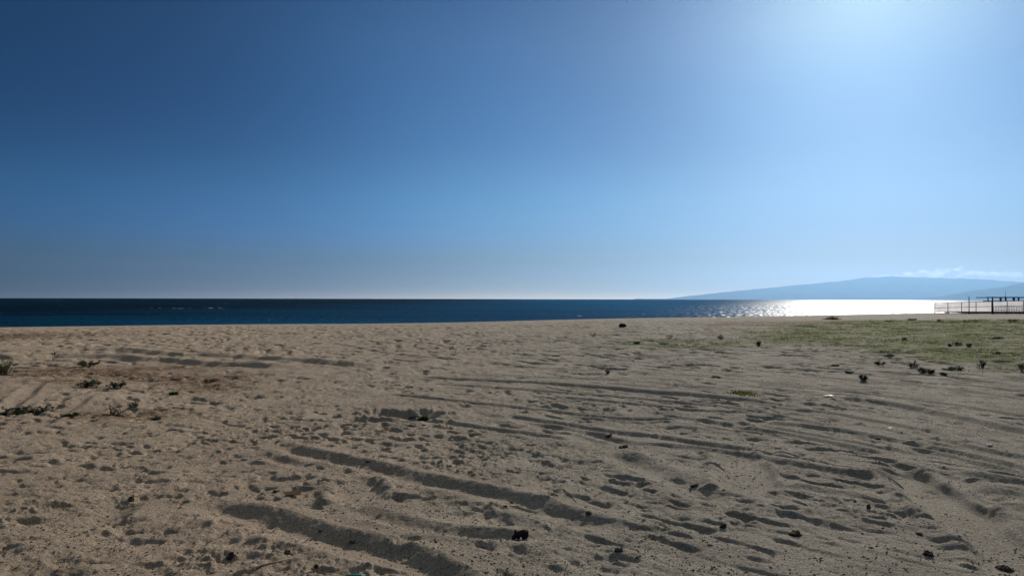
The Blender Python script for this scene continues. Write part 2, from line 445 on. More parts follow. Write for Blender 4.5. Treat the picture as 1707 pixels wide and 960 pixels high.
# ruts: photo polyline on the ground, half width, depth, berm, roughness of the edge
RUTS = [
    # two deep wheel ruts in front
    ([(440, 733), (480, 738), (540, 750), (600, 762), (660, 777), (710, 790), (760, 802), (820, 815), (870, 830), (940, 853), (1010, 872), (1100, 890)], 0.17, 0.074, 0.03, 0.10),
    ([(330, 822), (400, 838), (450, 850), (500, 862), (560, 880), (620, 897), (680, 915), (740, 940), (800, 970), (860, 1000)], 0.17, 0.080, 0.03, 0.10),
    ([(560, 838), (610, 846), (660, 858), (720, 872), (800, 884), (880, 890), (960, 898)], 0.14, 0.055, 0.03, 0.3),
    ([(430, 752), (480, 760), (530, 770)], 0.1, 0.05, 0.02, 0.3),
    # track through the middle
    ([(780, 684), (850, 694), (910, 705), (980, 716), (1040, 732), (1110, 740), (1180, 748), (1260, 760), (1340, 775), (1450, 795), (1600, 822), (1760, 850)], 0.14, 0.055, 0.02, 0.4),
    ([(1000, 745), (1040, 752), (1090, 775), (1130, 795), (1170, 815), (1215, 835), (1260, 850)], 0.12, 0.09, 0.03, 0.4),
    ([(640, 655), (760, 668), (880, 680), (1000, 692), (1100, 698), (1200, 702), (1300, 716), (1420, 737), (1560, 757), (1720, 785)], 0.11, 0.045, 0.018, 0.1),
    # narrow long tracks on the right
    ([(700, 628), (800, 634), (900, 640), (1000, 648), (1080, 655), (1160, 660), (1240, 667), (1320, 680), (1400, 693), (1480, 706), (1560, 722), (1640, 742), (1720, 762), (1800, 782)], 0.085, 0.06, 0.02, 0.1),
    ([(1220, 668), (1300, 680), (1370, 686), (1440, 697), (1520, 711), (1580, 730), (1660, 748), (1740, 762)], 0.07, 0.035, 0.012, 0.1),
    ([(1380, 661), (1440, 665), (1500, 673), (1560, 684), (1620, 696), (1690, 710), (1780, 728)], 0.085, 0.06, 0.02, 0.1),
    ([(1000, 640), (1100, 648), (1200, 652), (1300, 655), (1420, 660)], 0.07, 0.03, 0.012, 0.1),
    ([(1480, 740), (1560, 752), (1640, 768), (1720, 786), (1800, 806)], 0.12, 0.05, 0.02, 0.4),
    ([(1540, 800), (1600, 812), (1680, 826), (1760, 842)], 0.14, 0.06, 0.02, 0.4),
    ([(1230, 800), (1330, 815), (1430, 830), (1530, 850)], 0.16, 0.05, 0.02, 0.5),
    ([(920, 662), (1040, 672), (1160, 684), (1280, 690), (1400, 712)], 0.09, 0.035, 0.012, 0.1),
    # old double track far off on the left
    ([(140, 584), (175, 585), (200, 584), (245, 588), (300, 591), (340, 590), (420, 593), (500, 598), (560, 606), (640, 613)], 0.24, 0.16, 0.03, 0.35),
    ([(90, 592), (140, 594), (190, 594), (240, 598), (290, 598), (350, 603), (420, 607), (480, 612)], 0.24, 0.16, 0.03, 0.35),
    ([(555, 572), (600, 578), (640, 584), (700, 594), (780, 600)], 0.18, 0.08, 0.02, 0.5),
    ([(560, 558), (640, 557), (720, 555), (820, 552), (930, 549)], 0.3, 0.10, 0.0, 0.6),
    ([(700, 547), (760, 549), (830, 551)], 0.3, 0.08, 0.0, 0.6),
    # more fine parallel tracks
    ([(1267, 702), (1330, 707), (1400, 715), (1480, 729), (1570, 746), (1660, 765), (1760, 788)], 0.06, 0.04, 0.012, 0.12),
    ([(1230, 759), (1300, 770), (1400, 787), (1480, 803), (1560, 822)], 0.07, 0.045, 0.015, 0.15),
    ([(1560, 780), (1630, 790), (1707, 802), (1790, 818)], 0.07, 0.045, 0.015, 0.15),
    ([(1620, 812), (1680, 822), (1740, 833)], 0.07, 0.05, 0.015, 0.15),
    ([(1640, 838), (1700, 850), (1760, 864)], 0.07, 0.05, 0.015, 0.15),
    ([(840, 690), (940, 703), (1010, 714), (1100, 725), (1180, 738), (1260, 750)], 0.06, 0.038, 0.012, 0.15),
    ([(1100, 690), (1190, 703), (1280, 717), (1380, 735), (1480, 756)], 0.06, 0.038, 0.012, 0.15),
    ([(720, 640), (840, 649), (960, 658), (1080, 667), (1200, 678), (1290, 690)], 0.055, 0.035, 0.01, 0.15),
    ([(760, 622), (880, 628), (1000, 634), (1120, 643), (1230, 652)], 0.06, 0.035, 0.01, 0.15),
    ([(820, 610), (940, 616), (1060, 622), (1180, 630), (1320, 641), (1450, 652)], 0.06, 0.035, 0.01, 0.2),
    ([(1250, 640), (1350, 646), (1450, 655), (1560, 668), (1680, 684), (1760, 696)], 0.06, 0.035, 0.01, 0.15),
    ([(1330, 626), (1430, 634), (1540, 644), (1640, 656), (1750, 670)], 0.06, 0.035, 0.01, 0.2),
    ([(1420, 616), (1520, 630), (1640, 640), (1760, 652)], 0.06, 0.035, 0.01, 0.3),
    ([(640, 690), (740, 700), (850, 714), (960, 730)], 0.06, 0.035, 0.012, 0.25),
    # marks on the left by the weeds
    ([(0, 690), (50, 668), (80, 645), (110, 628), (140, 616)], 0.13, 0.07, 0.03, 0.4),
    ([(70, 712), (110, 690), (150, 672), (180, 655)], 0.12, 0.06, 0.02, 0.4),
    ([(190, 872), (205, 855), (225, 835), (238, 822)], 0.07, 0.07, 0.02, 0.4),
    ([(330, 825), (370, 832), (410, 840)], 0.12, 0.06, 0.02, 0.3),
    # foot drag marks in the middle and by the smooth strip
    ([(1245, 760), (1262, 780), (1270, 800), (1268, 830)], 0.10, 0.07, 0.02, 0.3),
    ([(1130, 915), (1160, 930), (1200, 960)], 0.12, 0.08, 0.02, 0.3),
    ([(890, 905), (905, 925), (950, 955)], 0.12, 0.07, 0.02, 0.4),
    ([(1540, 780), (1580, 810), (1640, 855), (1700, 905), (1750, 950)], 0.10, 0.07, 0.03, 0.3),
]
# smooth shallow strips: photo polyline, half width, depth
STRIPS = [
    ([(1470, 775), (1500, 790), (1540, 815), (1590, 850), (1640, 890), (1700, 940), (1740, 980)], 0.23, 0.085),
    ([(1215, 752), (1232, 775), (1240, 800), (1236, 830)], 0.2, 0.04),
    ([(590, 785), (600, 810), (610, 835)], 0.2, 0.03),
]

def terrain(X, Y, coarse=False):
    d = crest_d(X, Y)
    R = np.hypot(X, Y)
    near = 1 - smooth01((R - 35) / 30)
    # back-shore, crest, fore-shore
    z = -0.135 * np.logaddexp(0, d * 0.9) / 0.9
    z = np.maximum(z, -7.0)
    lf = 0.07 * perlin(X / 13, Y / 13, 1) + 0.05 * perlin(X / 5, Y / 5, 2)
    inland = 1 - smooth01((d + 9) / 9)
    z = z + lf * (0.12 + 0.88 * near) * (0.15 + 0.85 * inland)
    # low hummock with weeds on the left
    for (px, py, h, sx, sy) in ((110, 655, 0.10, 1.3, 1.6), (165, 668, 0.10, .5, .7), (20, 640, 0.10, 1.0, 1.0), (60, 575, 0.10, 3, 5)):
        cx, cy = at(px, py); z = z + h * np.exp(-((X - cx) / sx) ** 2 - ((Y - cy) / sy) ** 2)
    if coarse: return z
    u = X * TRK[0] + Y * TRK[1]; v = -X * TRK[1] + Y * TRK[0]
    rough = 0.55 + 0.45 * smooth01(0.5 + 0.9 * perlin(X / 6, Y / 6, 5))
    right = smooth01((X + 2.5) / 5)
    aniso = perlin(u / 1.5, v / 0.42, 11) * 0.030 + perlin(u / 0.7, v / 0.2, 12) * 0.015
    iso = perlin(X / 0.75, Y / 0.75, 13) * 0.022 + perlin(X / 0.36, Y / 0.36, 14) * 0.014
    fade = (1 - 0.85 * smooth01((R - 46) / 30))
    m = (0.35 + 0.65 * right) * aniso + (1.0 - 0.45 * right) * iso
    lump = perlin(X / 0.17, Y / 0.17, 15) * 0.016 + perlin(X / 0.085, Y / 0.085, 16) * 0.010
    nearest = 1 - smooth01((R - 8) / 5)
    mic = perlin(X / 0.075, Y / 0.07, 34) + 0.6 * perlin(X / 0.036, Y / 0.034, 35)
    lump = lump - nearest * smooth01((mic - 0.05) / .6) * 0.011 * smooth01(0.55 + 1.2 * perlin(X / 0.8, Y / 0.8, 36))
    lump = lump + nearest * perlin(X / 0.042, Y / 0.042, 17) * 0.005
    # trodden pits with steep sides: round on the left, drawn out along the wheel tracks on the right
    pr = perlin(u / 0.46, v / 0.14, 18) + 0.6 * perlin(u / 0.20, v / 0.08, 19) + 0.35 * perlin(u / 0.9, v / 0.3, 20)
    pl = perlin(X / 0.23, Y / 0.2, 25) + 0.6 * perlin(X / 0.11, Y / 0.10, 26) + 0.4 * perlin(X / 0.5, Y / 0.45, 28)
    fw = smooth01((R - 9) / 9)
    pr = pr * (1 - fw) + fw * (perlin(u / 0.95, v / 0.30, 29) + 0.6 * perlin(u / 0.42, v / 0.19, 30))
    pl = pl * (1 - fw) + fw * (perlin(X / 0.48, Y / 0.44, 31) + 0.6 * perlin(X / 0.24, Y / 0.25, 32))
    pt = right * pr + (1 - right) * pl
    tread = 0.25 + 0.75 * smooth01(0.6 + 0.9 * perlin(X / 2.6, Y / 2.6, 27))
    lo = -0.02 - 0.10 * smooth01((R - 12) / 10)
    pits = -smooth01((pt - lo) / 0.62) * (0.035 + 0.035 * smooth01((R - 7) / 8) + 0.055 * smooth01((R - 15) / 12)) * tread
    patch = smooth01(0.35 + 1.3 * perlin(X / 1.7, Y / 1.7, 21))
    z = z + inland * fade * pits + inland * rough * fade * (m + lump * (0.45 + 0.9 * patch) * (1 - 0.5 * smooth01((R - 20) / 20)))
    return z

Z = terrain(PX, PY)
FINE_Z = Z[:, :NF]
LOW = terrain(PX[:, :NF], PY[:, :NF], True)
FX, FY = PX[:, :NF], PY[:, :NF]

def window(cx, cy, rad):
    r = math.hypot(cx, cy); th = math.atan2(cx, cy)
    i0 = np.searchsorted(RR, max(r - rad, RR[0])); i1 = np.searchsorted(RR, r + rad)
    dth = rad / max(r - rad, 0.5)
    j0 = np.searchsorted(fine, th - dth); j1 = np.searchsorted(fine, th + dth)
    if i1 - i0 < 2 or j1 - j0 < 2: return None
    return slice(i0, i1), slice(j0, j1)

# ruts and strips
for k, (pp, hw, dep, berm, ro) in enumerate(RUTS):
    if hw <= 0.09: dep *= 1.3; ro *= .7      # the narrow tracks are cut clean
    pts = spline([at(*p) for p in pp], 5)
    xs = [p[0] for p in pts]; ys = [p[1] for p in pts]; mg = hw * 6
    rmin = max(math.hypot(min(map(abs, xs)) if min(xs) * max(xs) > 0 else 0, min(ys)) - mg, 0.5)
    rmax = max(math.hypot(x, y) for x, y in pts) + mg
    ths = [math.atan2(x, y) for x, y in pts]
    i0, i1 = np.searchsorted(RR, rmin), np.searchsorted(RR, rmax)
    j0, j1 = np.searchsorted(fine, min(ths) - mg / max(rmin, 2)), np.searchsorted(fine, max(ths) + mg / max(rmin, 2))
    X, Y = FX[i0:i1, j0:j1], FY[i0:i1, j0:j1]
    wob = 0.34 * hw * perlin(X / 0.9, Y / 0.9, 40 + k) + 0.10 * hw * perlin(X / 0.25, Y / 0.25, 70 + k)
    dist, sd, arc, tot = seg_dist(X, Y, pts)
    sd = sd + wob
    ends = smooth01(arc / (hw * 4)) * smooth01((tot - arc) / (hw * 4)) * (dist < hw * 5)
    amp = ends * (1 - ro * smooth01(0.4 + 1.4 * perlin(arc / 0.55, arc * 0 + k * 3.7, 90 + k)))
    run = max(dep / 0.80, 0.03)               # camera-side bank of the rut stands at the slope loose sand holds
    q = sd / run
    up_, dn = 0.42 * dep, -0.58 * dep
    prof = np.where(q > 1, up_ * np.exp(-((q - 1) / 1.7) ** 1.0) * (1 - 0.15 * np.exp(-((q - 1) / .4))),
                    np.where(q < -1, dn * np.exp(-((-1 - q) / 1.5) ** 1.5), dn + (up_ - dn) * smooth01((q + 1) / 2) * .8 + (up_ - dn) * ((q + 1) / 2) * .2))
    prof = prof + berm * 0.8 * np.exp(-((q + 3.6) / 0.9) ** 2)
    flat = np.exp(-(q / 1.3) ** 4) * ends
    blk = FINE_Z[i0:i1, j0:j1]
    loc = perlin(X / 0.05, Y / 0.05, 33) * 0.004 * flat
    corr = 0.86 * np.exp(-(np.abs(q) / 2.6) ** 4) * ends
    low = LOW[i0:i1, j0:j1]
    FINE_Z[i0:i1, j0:j1] = low + (blk - low) * (1 - corr) + amp * prof + loc
for k, (pp, hw, dep) in enumerate(STRIPS):
    pts = spline([at(*p) for p in pp], 5)
    dist, sd, arc, tot = seg_dist(FX[:700], FY[:700], pts)
    q = (sd + 0.05 * perlin(FX[:700] / .5, FY[:700] / .5, 60 + k)) / hw
    f = np.exp(-q ** 8) * smooth01(arc / 0.3) * smooth01((tot - arc) / 0.3)
    FINE_Z[:700] = LOW[:700] + (FINE_Z[:700] - LOW[:700]) * (1 - 0.9 * f) - dep * f + 0.045 * (np.exp(-((np.abs(q) - 1.45) / .33) ** 2)) * (0.7 + 0.6 * perlin(FX[:700] / .3, FY[:700] / .3, 65)) * (arc > 0.1) * (arc < tot - .1)

# footprints and scuffs
def stamp(cx, cy, rot, L, Wd, dep, rim, lump=0.0):
    w = window(cx, cy, max(L, Wd) * 2.2)
    if w is None: return
    X, Y = FX[w] - cx, FY[w] - cy
    c, s = math.cos(rot), math.sin(rot)
    a, b = (X * c + Y * s) / L, (-X * s + Y * c) / Wd
    b = b * (1 + 0.25 * a)
    q = np.sqrt(a * a + b * b) * (1 + 0.32 * perlin(FX[w] / (.55 * L), FY[w] / (.55 * L), 301) + .14 * perlin(FX[w] / (.22 * L), FY[w] / (.22 * L), 302))
    FINE_Z[w] += -dep * np.exp(-q ** 2.4) * (1 + lump * a) + rim * np.exp(-((q - 1.35) / 0.32) ** 2) * (1 - 0.5 * a)

def inside(d): return d < -4.0
n_st = 0
pts_st = []
for _ in range(17000):                       # random treading, everywhere on the back-shore
    r = 3.3 + 60 * rng.random() ** 0.75; th = rng.uniform(-0.72, 0.72)
    pts_st.append((r * math.sin(th), r * math.cos(th)))
pts_st = np.array(pts_st)
dens = smooth01(0.42 + 1.0 * fbm(pts_st[:, 0] / 4, pts_st[:, 1] / 4, 50, 2))
dd = crest_d(pts_st[:, 0], pts_st[:, 1])
on_rut = np.zeros(len(pts_st))
for pp, hw, dep, berm, ro in RUTS:
    if dep >= 0.03: on_rut = np.maximum(on_rut, seg_dist(pts_st[:, 0], pts_st[:, 1], [at(*p) for p in pp])[0] < max(.16, 1.6 * dep))
keep = (rng.random(len(pts_st)) < dens * (1 - .85 * on_rut)) & (dd < -3)
for (x, y) in pts_st[keep]:
    r = math.hypot(x, y)
    size = rng.uniform(0.7, 1.15); left = x < -0.1 * y
    rot = rng.normal(math.atan2(TRK[1], TRK[0]) if not left else 0.9, 0.55)
    dep = rng.uniform(0.006, 0.022) * (0.8 if r < 9 else 1.0) * (2.0 if r > 18 else 1)
    stamp(x, y, rot, 0.105 * size, 0.05 * size * rng.uniform(0.8, 1.3), dep, dep * rng.uniform(0.2, 0.45), rng.uniform(-.4, .4))
def trail(p0, p1, step=0.62):
    (x0, y0), (x1, y1) = at(*p0), at(*p1)
    L = math.hypot(x1 - x0, y1 - y0); a = math.atan2(y1 - y0, x1 - x0)
    n = int(L / step)
    for i in range(n):
        t = (i + 0.5 + rng.uniform(-.1, .1)) / n; o = (0.1 if i % 2 else -0.1) + rng.normal(0, .03)
        stamp(x0 + (x1 - x0) * t - math.sin(a) * o, y0 + (y1 - y0) * t + math.cos(a) * o, a + rng.normal(0, .15),
              0.115, 0.05, rng.uniform(.014, .028), 0.008, rng.uniform(-.3, .3))
for p0, p1 in (((760, 700), (810, 800)), ((150, 880), (420, 720)), ((420, 720), (560, 620)), ((700, 700), (900, 620)), ((60, 800), (300, 760)),
               ((1640, 860), (1400, 700)), ((900, 780), (1240, 690)), ((1150, 700), (1600, 640)), ((560, 660), (330, 780)), ((820, 760), (700, 640)),
               ((1180, 870), (1330, 890)), ((480, 560), (640, 640)), ((250, 560), (420, 640)), ((620, 560), (700, 660)), ((840, 560), (1000, 640)), ((360, 545), (520, 556))):
    trail(p0, p1)
# single clear marks seen in the photo
for (px, py, rot, L, Wd, dep) in ((682, 902, 0.3, .10, .08, .035), (690, 916, 0.3, .09, .07, .03), (935, 832, -0.4, .14, .07, .05), (870, 845, -.5, .16, .07, .05),
                                  (480, 722, -.2, .13, .08, .05), (385, 925, .2, .11, .08, .05), (375, 935, .2, .05, .05, .04), (210, 865, .9, .16, .07, .06),
                                  (260, 822, .2, .16, .10, .05), (287, 750, -.3, .13, .09, .05), (350, 735, -.2, .13, .08, .05), (262, 785, .5, .1, .06, .05),
                                  (95, 838, .1, .14, .1, .06), (55, 862, .2, .16, .09, .05), (540, 945, .0, .1, .07, .05), (655, 950, .1, .12, .08, .06),
                                  (1240, 868, -.6, .13, .1, .05), (1448, 730, -.3, .2, .12, .06), (1530, 738, -.3, .14, .09, .05), (1245, 708, -.2, .2, .12, .04),
                                  (1450, 790, -.2, .12, .07, .05), (765, 768, -.9, .13, .08, .05), (800, 755, -.4, .12, .08, .04)):
    x, y = at(px, py); stamp(x, y, rot, L * .9, Wd * .8, dep * .55, dep * .25)
# dug hole in the middle
hx, hy = at(690, 690)
stamp(hx - .1, hy, -0.1, .5, .26, .12, .03); stamp(hx + .25, hy + .22, -0.3, .2, .11, .07, .02); stamp(hx - .3, hy + .05, .1, .3, .2, .04, .02)
# raised pats of sand, lower left
for (px, py, L, Wd, h) in ((145, 940, .16, .10, .035), (52, 902, .12, .1, .02)):
    x, y = at(px, py); stamp(x, y, 0.1, L, Wd, -h, -0.01)
Z[:, :NF] = FINE_Z

def height(x, y):
    r = min(max(math.hypot(x, y), RR[0] + 1e-6), RR[-2]); th = math.atan2(x, y)
    i = np.searchsorted(RR, r) - 1; fi = (r - RR[i]) / (RR[i + 1] - RR[i])
    if fine[0] < th < fine[-1]:
        j = np.searchsorted(fine, th) - 1; fj = (th - fine[j]) / (fine[j + 1] - fine[j])
        return float((Z[i, j] * (1 - fj) + Z[i, j + 1] * fj) * (1 - fi) + (Z[i + 1, j] * (1 - fj) + Z[i + 1, j + 1] * fj) * fi)
    return float(terrain(np.array([x]), np.array([y]))[0])

def ground_at(px, py):
    z = 0.0
    for _ in range(4):
        x, y = at(px, py, z); z = 0.5 * z + 0.5 * height(x, y)
    x, y = at(px, py, z)
    return x, y, height(x, y)

idx = np.arange(NR * NT).reshape(NR, NT)
q = np.stack([idx[:-1, :], np.roll(idx, -1, 1)[:-1, :], np.roll(idx, -1, 1)[1:, :], idx[1:, :]], -1).reshape(-1, 4)[:, ::-1]
V = np.stack([PX, PY, Z], -1).reshape(-1, 3)
V = np.concatenate([V, [[0, 0, float(Z[0].mean())]]])
cen = len(V) - 1
tri = np.stack([idx[0], np.roll(idx[0], -1), np.full(NT, cen)], -1)[:, ::-1]
me = bpy.data.meshes.new('beach')
nq, nt_ = len(q), len(tri)
me.vertices.add(len(V)); me.vertices.foreach_set('co', V.astype(np.float32).ravel())
me.loops.add(nq * 4 + nt_ * 3)
me.loops.foreach_set('vertex_index', np.concatenate([q.ravel(), tri.ravel()]).astype(np.int32))
me.polygons.add(nq + nt_)
me.polygons.foreach_set('loop_start', np.concatenate([np.arange(nq) * 4, nq * 4 + np.arange(nt_) * 3]).astype(np.int32))
me.polygons.foreach_set('loop_total', np.concatenate([np.full(nq, 4), np.full(nt_, 3)]).astype(np.int32))
me.polygons.foreach_set('use_smooth', np.ones(nq + nt_, dtype=bool))
me.update(calc_edges=True)

def in_poly(x, y, poly):
    c = np.zeros(np.shape(x), bool); n = len(poly)
    for i in range(n):
        (x1, y1), (x2, y2) = poly[i], poly[(i + 1) % n]
        if y1 == y2: continue
        c ^= ((y1 > y) != (y2 > y)) & (x < (x2 - x1) * (y - y1) / (y2 - y1) + x1)
    return c
GREEN_FIELD = [at(*p) for p in ((1235, 552), (1330, 540), (1400, 537), (1500, 534), (1707, 532), (2200, 532), (2600, 640), (1707, 624), (1640, 612), (1560, 600),
                                (1480, 592), (1430, 580), (1330, 573), (1260, 568))]
GREEN_BAND = [at(*p) for p in ((1000, 576), (1060, 566), (1190, 564), (1280, 566), (1330, 560), (1340, 574), (1250, 580), (1150, 584))]
DRY_AREAS = [(130, 622, 1.1, 1.3), (115, 640, .7, .5), (200, 622, 1.6, .8), (270, 628, 1.2, 1.0), (340, 630, .9, 1.2), (15, 560, 3.0, 3.0), (365, 640, .7, .7), (130, 615, 1.6, 1.2), (250, 612, 1.5, .8), (1250, 541, 4, 2), (1330, 538, 5, 2.5), (1420, 536, 5, 2.5), (1500, 535, 5, 2.5), (1570, 537, 5, 2.5), (1640, 537, 5, 2), (1700, 538, 5, 2), (230, 690, .5, .5), (190, 690, .6, .4)]
def green_mask(X, Y):
    g = 0
    for k in range(6):
        wx = 2.2 * perlin(X / 5, Y / 5, 120 + 3 * k) + 1.2 * perlin(X / 1.6, Y / 1.6, 121 + 3 * k)
        wy = 2.6 * perlin(X / 5, Y / 5, 122 + 3 * k) + 1.4 * perlin(X / 1.4, Y / 1.4, 160 + k)
        g1 = in_poly(X + wx, Y + wy, GREEN_FIELD).astype(float)
        g2 = in_poly(X + wx * .7, Y + wy * .7, GREEN_BAND).astype(float) * 0.7
        g = g + np.maximum(g1, g2) / 6
    bare = smooth01(0.5 + 1.3 * perlin(X / 2.6, Y / 2.1, 180) + .5 * perlin(X / .9, Y / .8, 181))
    return g * (0.5 + 0.5 * np.maximum(bare, g ** 3 * .8))
def dry_mask(X, Y):
    g = np.zeros(np.shape(X))
    for (px, py, sx, sy) in DRY_AREAS:
        cx, cy = at(px, py); g = np.maximum(g, np.exp(-((X - cx) / sx) ** 2 - ((Y - cy) / sy) ** 2))
    return g
vx, vy = V[:, 0], V[:, 1]
gm = green_mask(vx, vy)
warm = smooth01((0.25 - np.arctan2(vx, vy)) / 0.75) * (vy > 0) + 0.5 * (vy <= 0)
for nm, arr in (('green', gm * (0.80 + 0.55 * perlin(vx / 3, vy / 3, 130))), ('debris', 1.1 * dry_mask(vx, vy)), ('warm', warm)):
    a = me.attributes.new(nm, 'FLOAT', 'POINT'); a.data.foreach_set('value', np.clip(arr, 0, 1).astype(np.float32))
beach = link_mesh('beach', me, M_sand)
tag(beach, kind='structure')

# ------------------------------------------------------------------ sea, on the round earth
RE = 6.371e6
sth = np.radians(np.concatenate([np.arange(-42, 42, 0.09), np.arange(42, 318, 3.0)]))
sr = [30.0]
while sr[-1] < 60000: sr.append(sr[-1] * (1.06 if sr[-1] < 85 else 1.0085 if sr[-1] < 3000 else 1.03))
sr = np.array(sr)
sx, sy = sr[:, None] * np.sin(sth), sr[:, None] * np.cos(sth)
rr_ = sr[:, None] + 0 * sx
sw = 0.16 * np.sin((sx * .35 - sy * 1.0) * 2 * np.pi / 38 + 2.5 * perlin(sx / 90, sy / 90, 201)) + 0.10 * perlin(sx / 22, sy / 9, 202)
sw = sw * np.clip((1500 - rr_) / 900, 0, 1)
for k_, lam in enumerate((0.45, 0.9, 1.8)):
    cell = rr_ * math.radians(0.09)
    sw = sw + perlin(sx / lam, sy / (lam * .7), 210 + k_) * lam * 0.085 * smooth01(lam / (2.2 * cell) - 0.5) * np.clip((9000 - rr_) / 4000, 0, 1)
szz = SEA_Z - (sr[:, None] ** 2) / (2 * RE) + sw
V = np.stack([sx, sy, szz], -1).reshape(-1, 3)
ix = np.arange(len(V)).reshape(len(sr), len(sth)); nx_ = np.roll(ix, -1, 1)
q = np.stack([ix[:-1], nx_[:-1], nx_[1:], ix[1:]], -1).reshape(-1, 4)[:, ::-1]
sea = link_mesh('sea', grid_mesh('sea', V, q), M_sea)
tag(sea, kind='structure')

# ------------------------------------------------------------------ hills across the bay
def ridge(name, prof, dist, depth, seed, extra):
    """mountain ridge standing dist metres off; profile in photo pixels over the eye line"""
    xs = np.arange(prof[0][0], prof[-1][0] + 1e-6, 2.0)
    top = np.interp(xs, [p[0] for p in prof], [p[1] for p in prof])
    top = top + (0.9 * perlin(xs / 21.0, xs * 0 + seed, seed) + 0.45 * perlin(xs / 7.0, xs * 0 + seed, seed + 1)) * smooth01((eye_line(xs) - top) / 8)
    drop = dist * dist / (2 * RE)
    nrow = 28
    P = []
    for k in range(nrow):
        t = k / (nrow - 1)                    # 0 = foot facing the bay, 0.6 = crest, 1 = back foot
        f = (t / 0.6) if t <= 0.6 else (1 - (t - 0.6) / 0.4)
        Yd = dist + (t - 0.6) * depth
        X = (xs - 853.5) / F * dist
        h = np.maximum((eye_line(xs) - top), 0) / F * dist + EYE
        spur = 0.16 * perlin(X / (dist * .02) + 3.1 * seed, np.full_like(X, t * 4.0), seed) + 0.06 * perlin(X / (dist * .006), np.full_like(X, t * 9.0), seed + 5)
        sh = f ** 1.15
        z = h * np.clip(sh + spur * sh * (1 - sh) * 2.0, 0, None) - drop * 1.0 * (1 - sh) - 60 * (1 - sh)
        P.append(np.stack([X, np.full_like(X, Yd), z], -1))
    P = np.array(P); n, m = P.shape[:2]
    ii = np.arange(n * m).reshape(n, m)
    q = np.stack([ii[:-1, :-1], ii[:-1, 1:], ii[1:, 1:], ii[1:, :-1]], -1).reshape(-1, 4)
    o = link_mesh(name, grid_mesh(name, P.reshape(-1, 3), q), M_hill)
    tag(o, kind='structure')
    return o
ridge('hills', [(1060, 501), (1110, 498), (1150, 493), (1180, 489.5), (1215, 486), (1250, 482.5), (1300, 477.5), (1330, 474.5), (1370, 471), (1400, 468), (1425, 464.5),
                (1450, 461.5), (1490, 460), (1520, 461.5), (1560, 463), (1600, 463.5), (1650, 466), (1707, 470), (1800, 474), (1950, 480), (2200, 490)], 36000, 9000, 3, 0)
ridge('hills', [(1528, 499.5), (1545, 497.5), (1570, 494), (1590, 490.5), (1615, 484.5), (1630, 484), (1645, 481), (1670, 478), (1690, 474), (1710, 470), (1760, 462), (1850, 450),
                (2000, 440), (2300, 436)], 24000, 6000, 9, 0)
ridge('hills', [(1400, 499), (1450, 496.5), (1500, 495.5), (1560, 495), (1620, 494), (1707, 492), (1900, 490)], 30000, 3000, 14, 0)

# ------------------------------------------------------------------ cloud bank behind the far ridge (outside the haze)
def cloud_material():
    m, nt, out = new_mat('cloud')
    v = nt.nodes.new('ShaderNodeVolumePrincipled')
    v.inputs['Color'].default_value = (0.97, 0.98, 1.0, 1)
    v.inputs['Density'].default_value = 0.0009
    v.inputs['Anisotropy'].default_value = 0.7
    nt.links.new(v.outputs['Volume'], out.inputs['Volume'])
    return m
def icosphere(c, r, seed, sub=2):
    import bmesh
    bm = bmesh.new(); bmesh.ops.create_icosphere(bm, subdivisions=sub, radius=1.0)
    vs = [v.co.copy() for v in bm.verts]; fs = [tuple(v.index for v in f.verts) for f in bm.faces]; bm.free()
    return [(c[0] + v.x * r[0], c[1] + v.y * r[1], c[2] + v.z * r[2]) for v in vs], fs
CL = 50000.0
mb = MB(); rc = random.Random(3)
CLOUD_TOP = [(1430, 459), (1440, 457), (1468, 458), (1490, 455), (1505, 456), (1530, 449), (1545, 448), (1560, 452), (1575, 446), (1588, 443.5), (1600, 445), (1615, 449), (1640, 451), (1680, 452), (1707, 455), (1790, 458)]
for px in np.arange(1474, 1790, 5.5):
    if rc.random() < 0.12: continue
    top = np.interp(px, [p[0] for p in CLOUD_TOP], [p[1] for p in CLOUD_TOP])
    s = CL / F
    for k in range(2):
        r = rc.uniform(3.0, 6.5) * s
        y = top + rc.uniform(0, 6) + 0.6 * r / s
        X = (px + rc.uniform(-3, 3) - 853.5) * s; zc = (eye_line(px) - y) * s
        v_, f_ = icosphere((X, CL + rc.uniform(-1200, 1200), zc), (r * rc.uniform(1.1, 1.7), r * 1.3, r * rc.uniform(0.5, .8)), 0)
        mb.add(v_, f_)
cl = mb.build('clouds', cloud_material(), smooth=True)
md = cl.modifiers.new('remesh', 'REMESH'); md.mode = 'VOXEL'; md.voxel_size = 55
tx = bpy.data.textures.new('cloud_lumps', 'CLOUDS'); tx.noise_scale = 260
dm = cl.modifiers.new('lumps', 'DISPLACE'); dm.texture = tx; dm.strength = 170; dm.texture_coords = 'LOCAL'; dm.mid_level = 0.55
tag(cl, kind='stuff')

# ------------------------------------------------------------------ haze
def haze_material():
    m, nt, out = new_mat('haze')
    v = nt.nodes.new('ShaderNodeVolumePrincipled')
    v.inputs['Color'].default_value = (0.265, 0.485, 0.79, 1)
    v.inputs['Density'].default_value = HAZE_D
    v.inputs['Anisotropy'].default_value = 0.7
    nt.links.new(v.outputs['Volume'], out.inputs['Volume'])
    return m
HAZE_D = 3.3e-5
mb = MB(); mb.box((0, 13000, 590), (84000, 56000, 1800))
hz = mb.build('haze', haze_material())
tag(hz, kind='stuff')

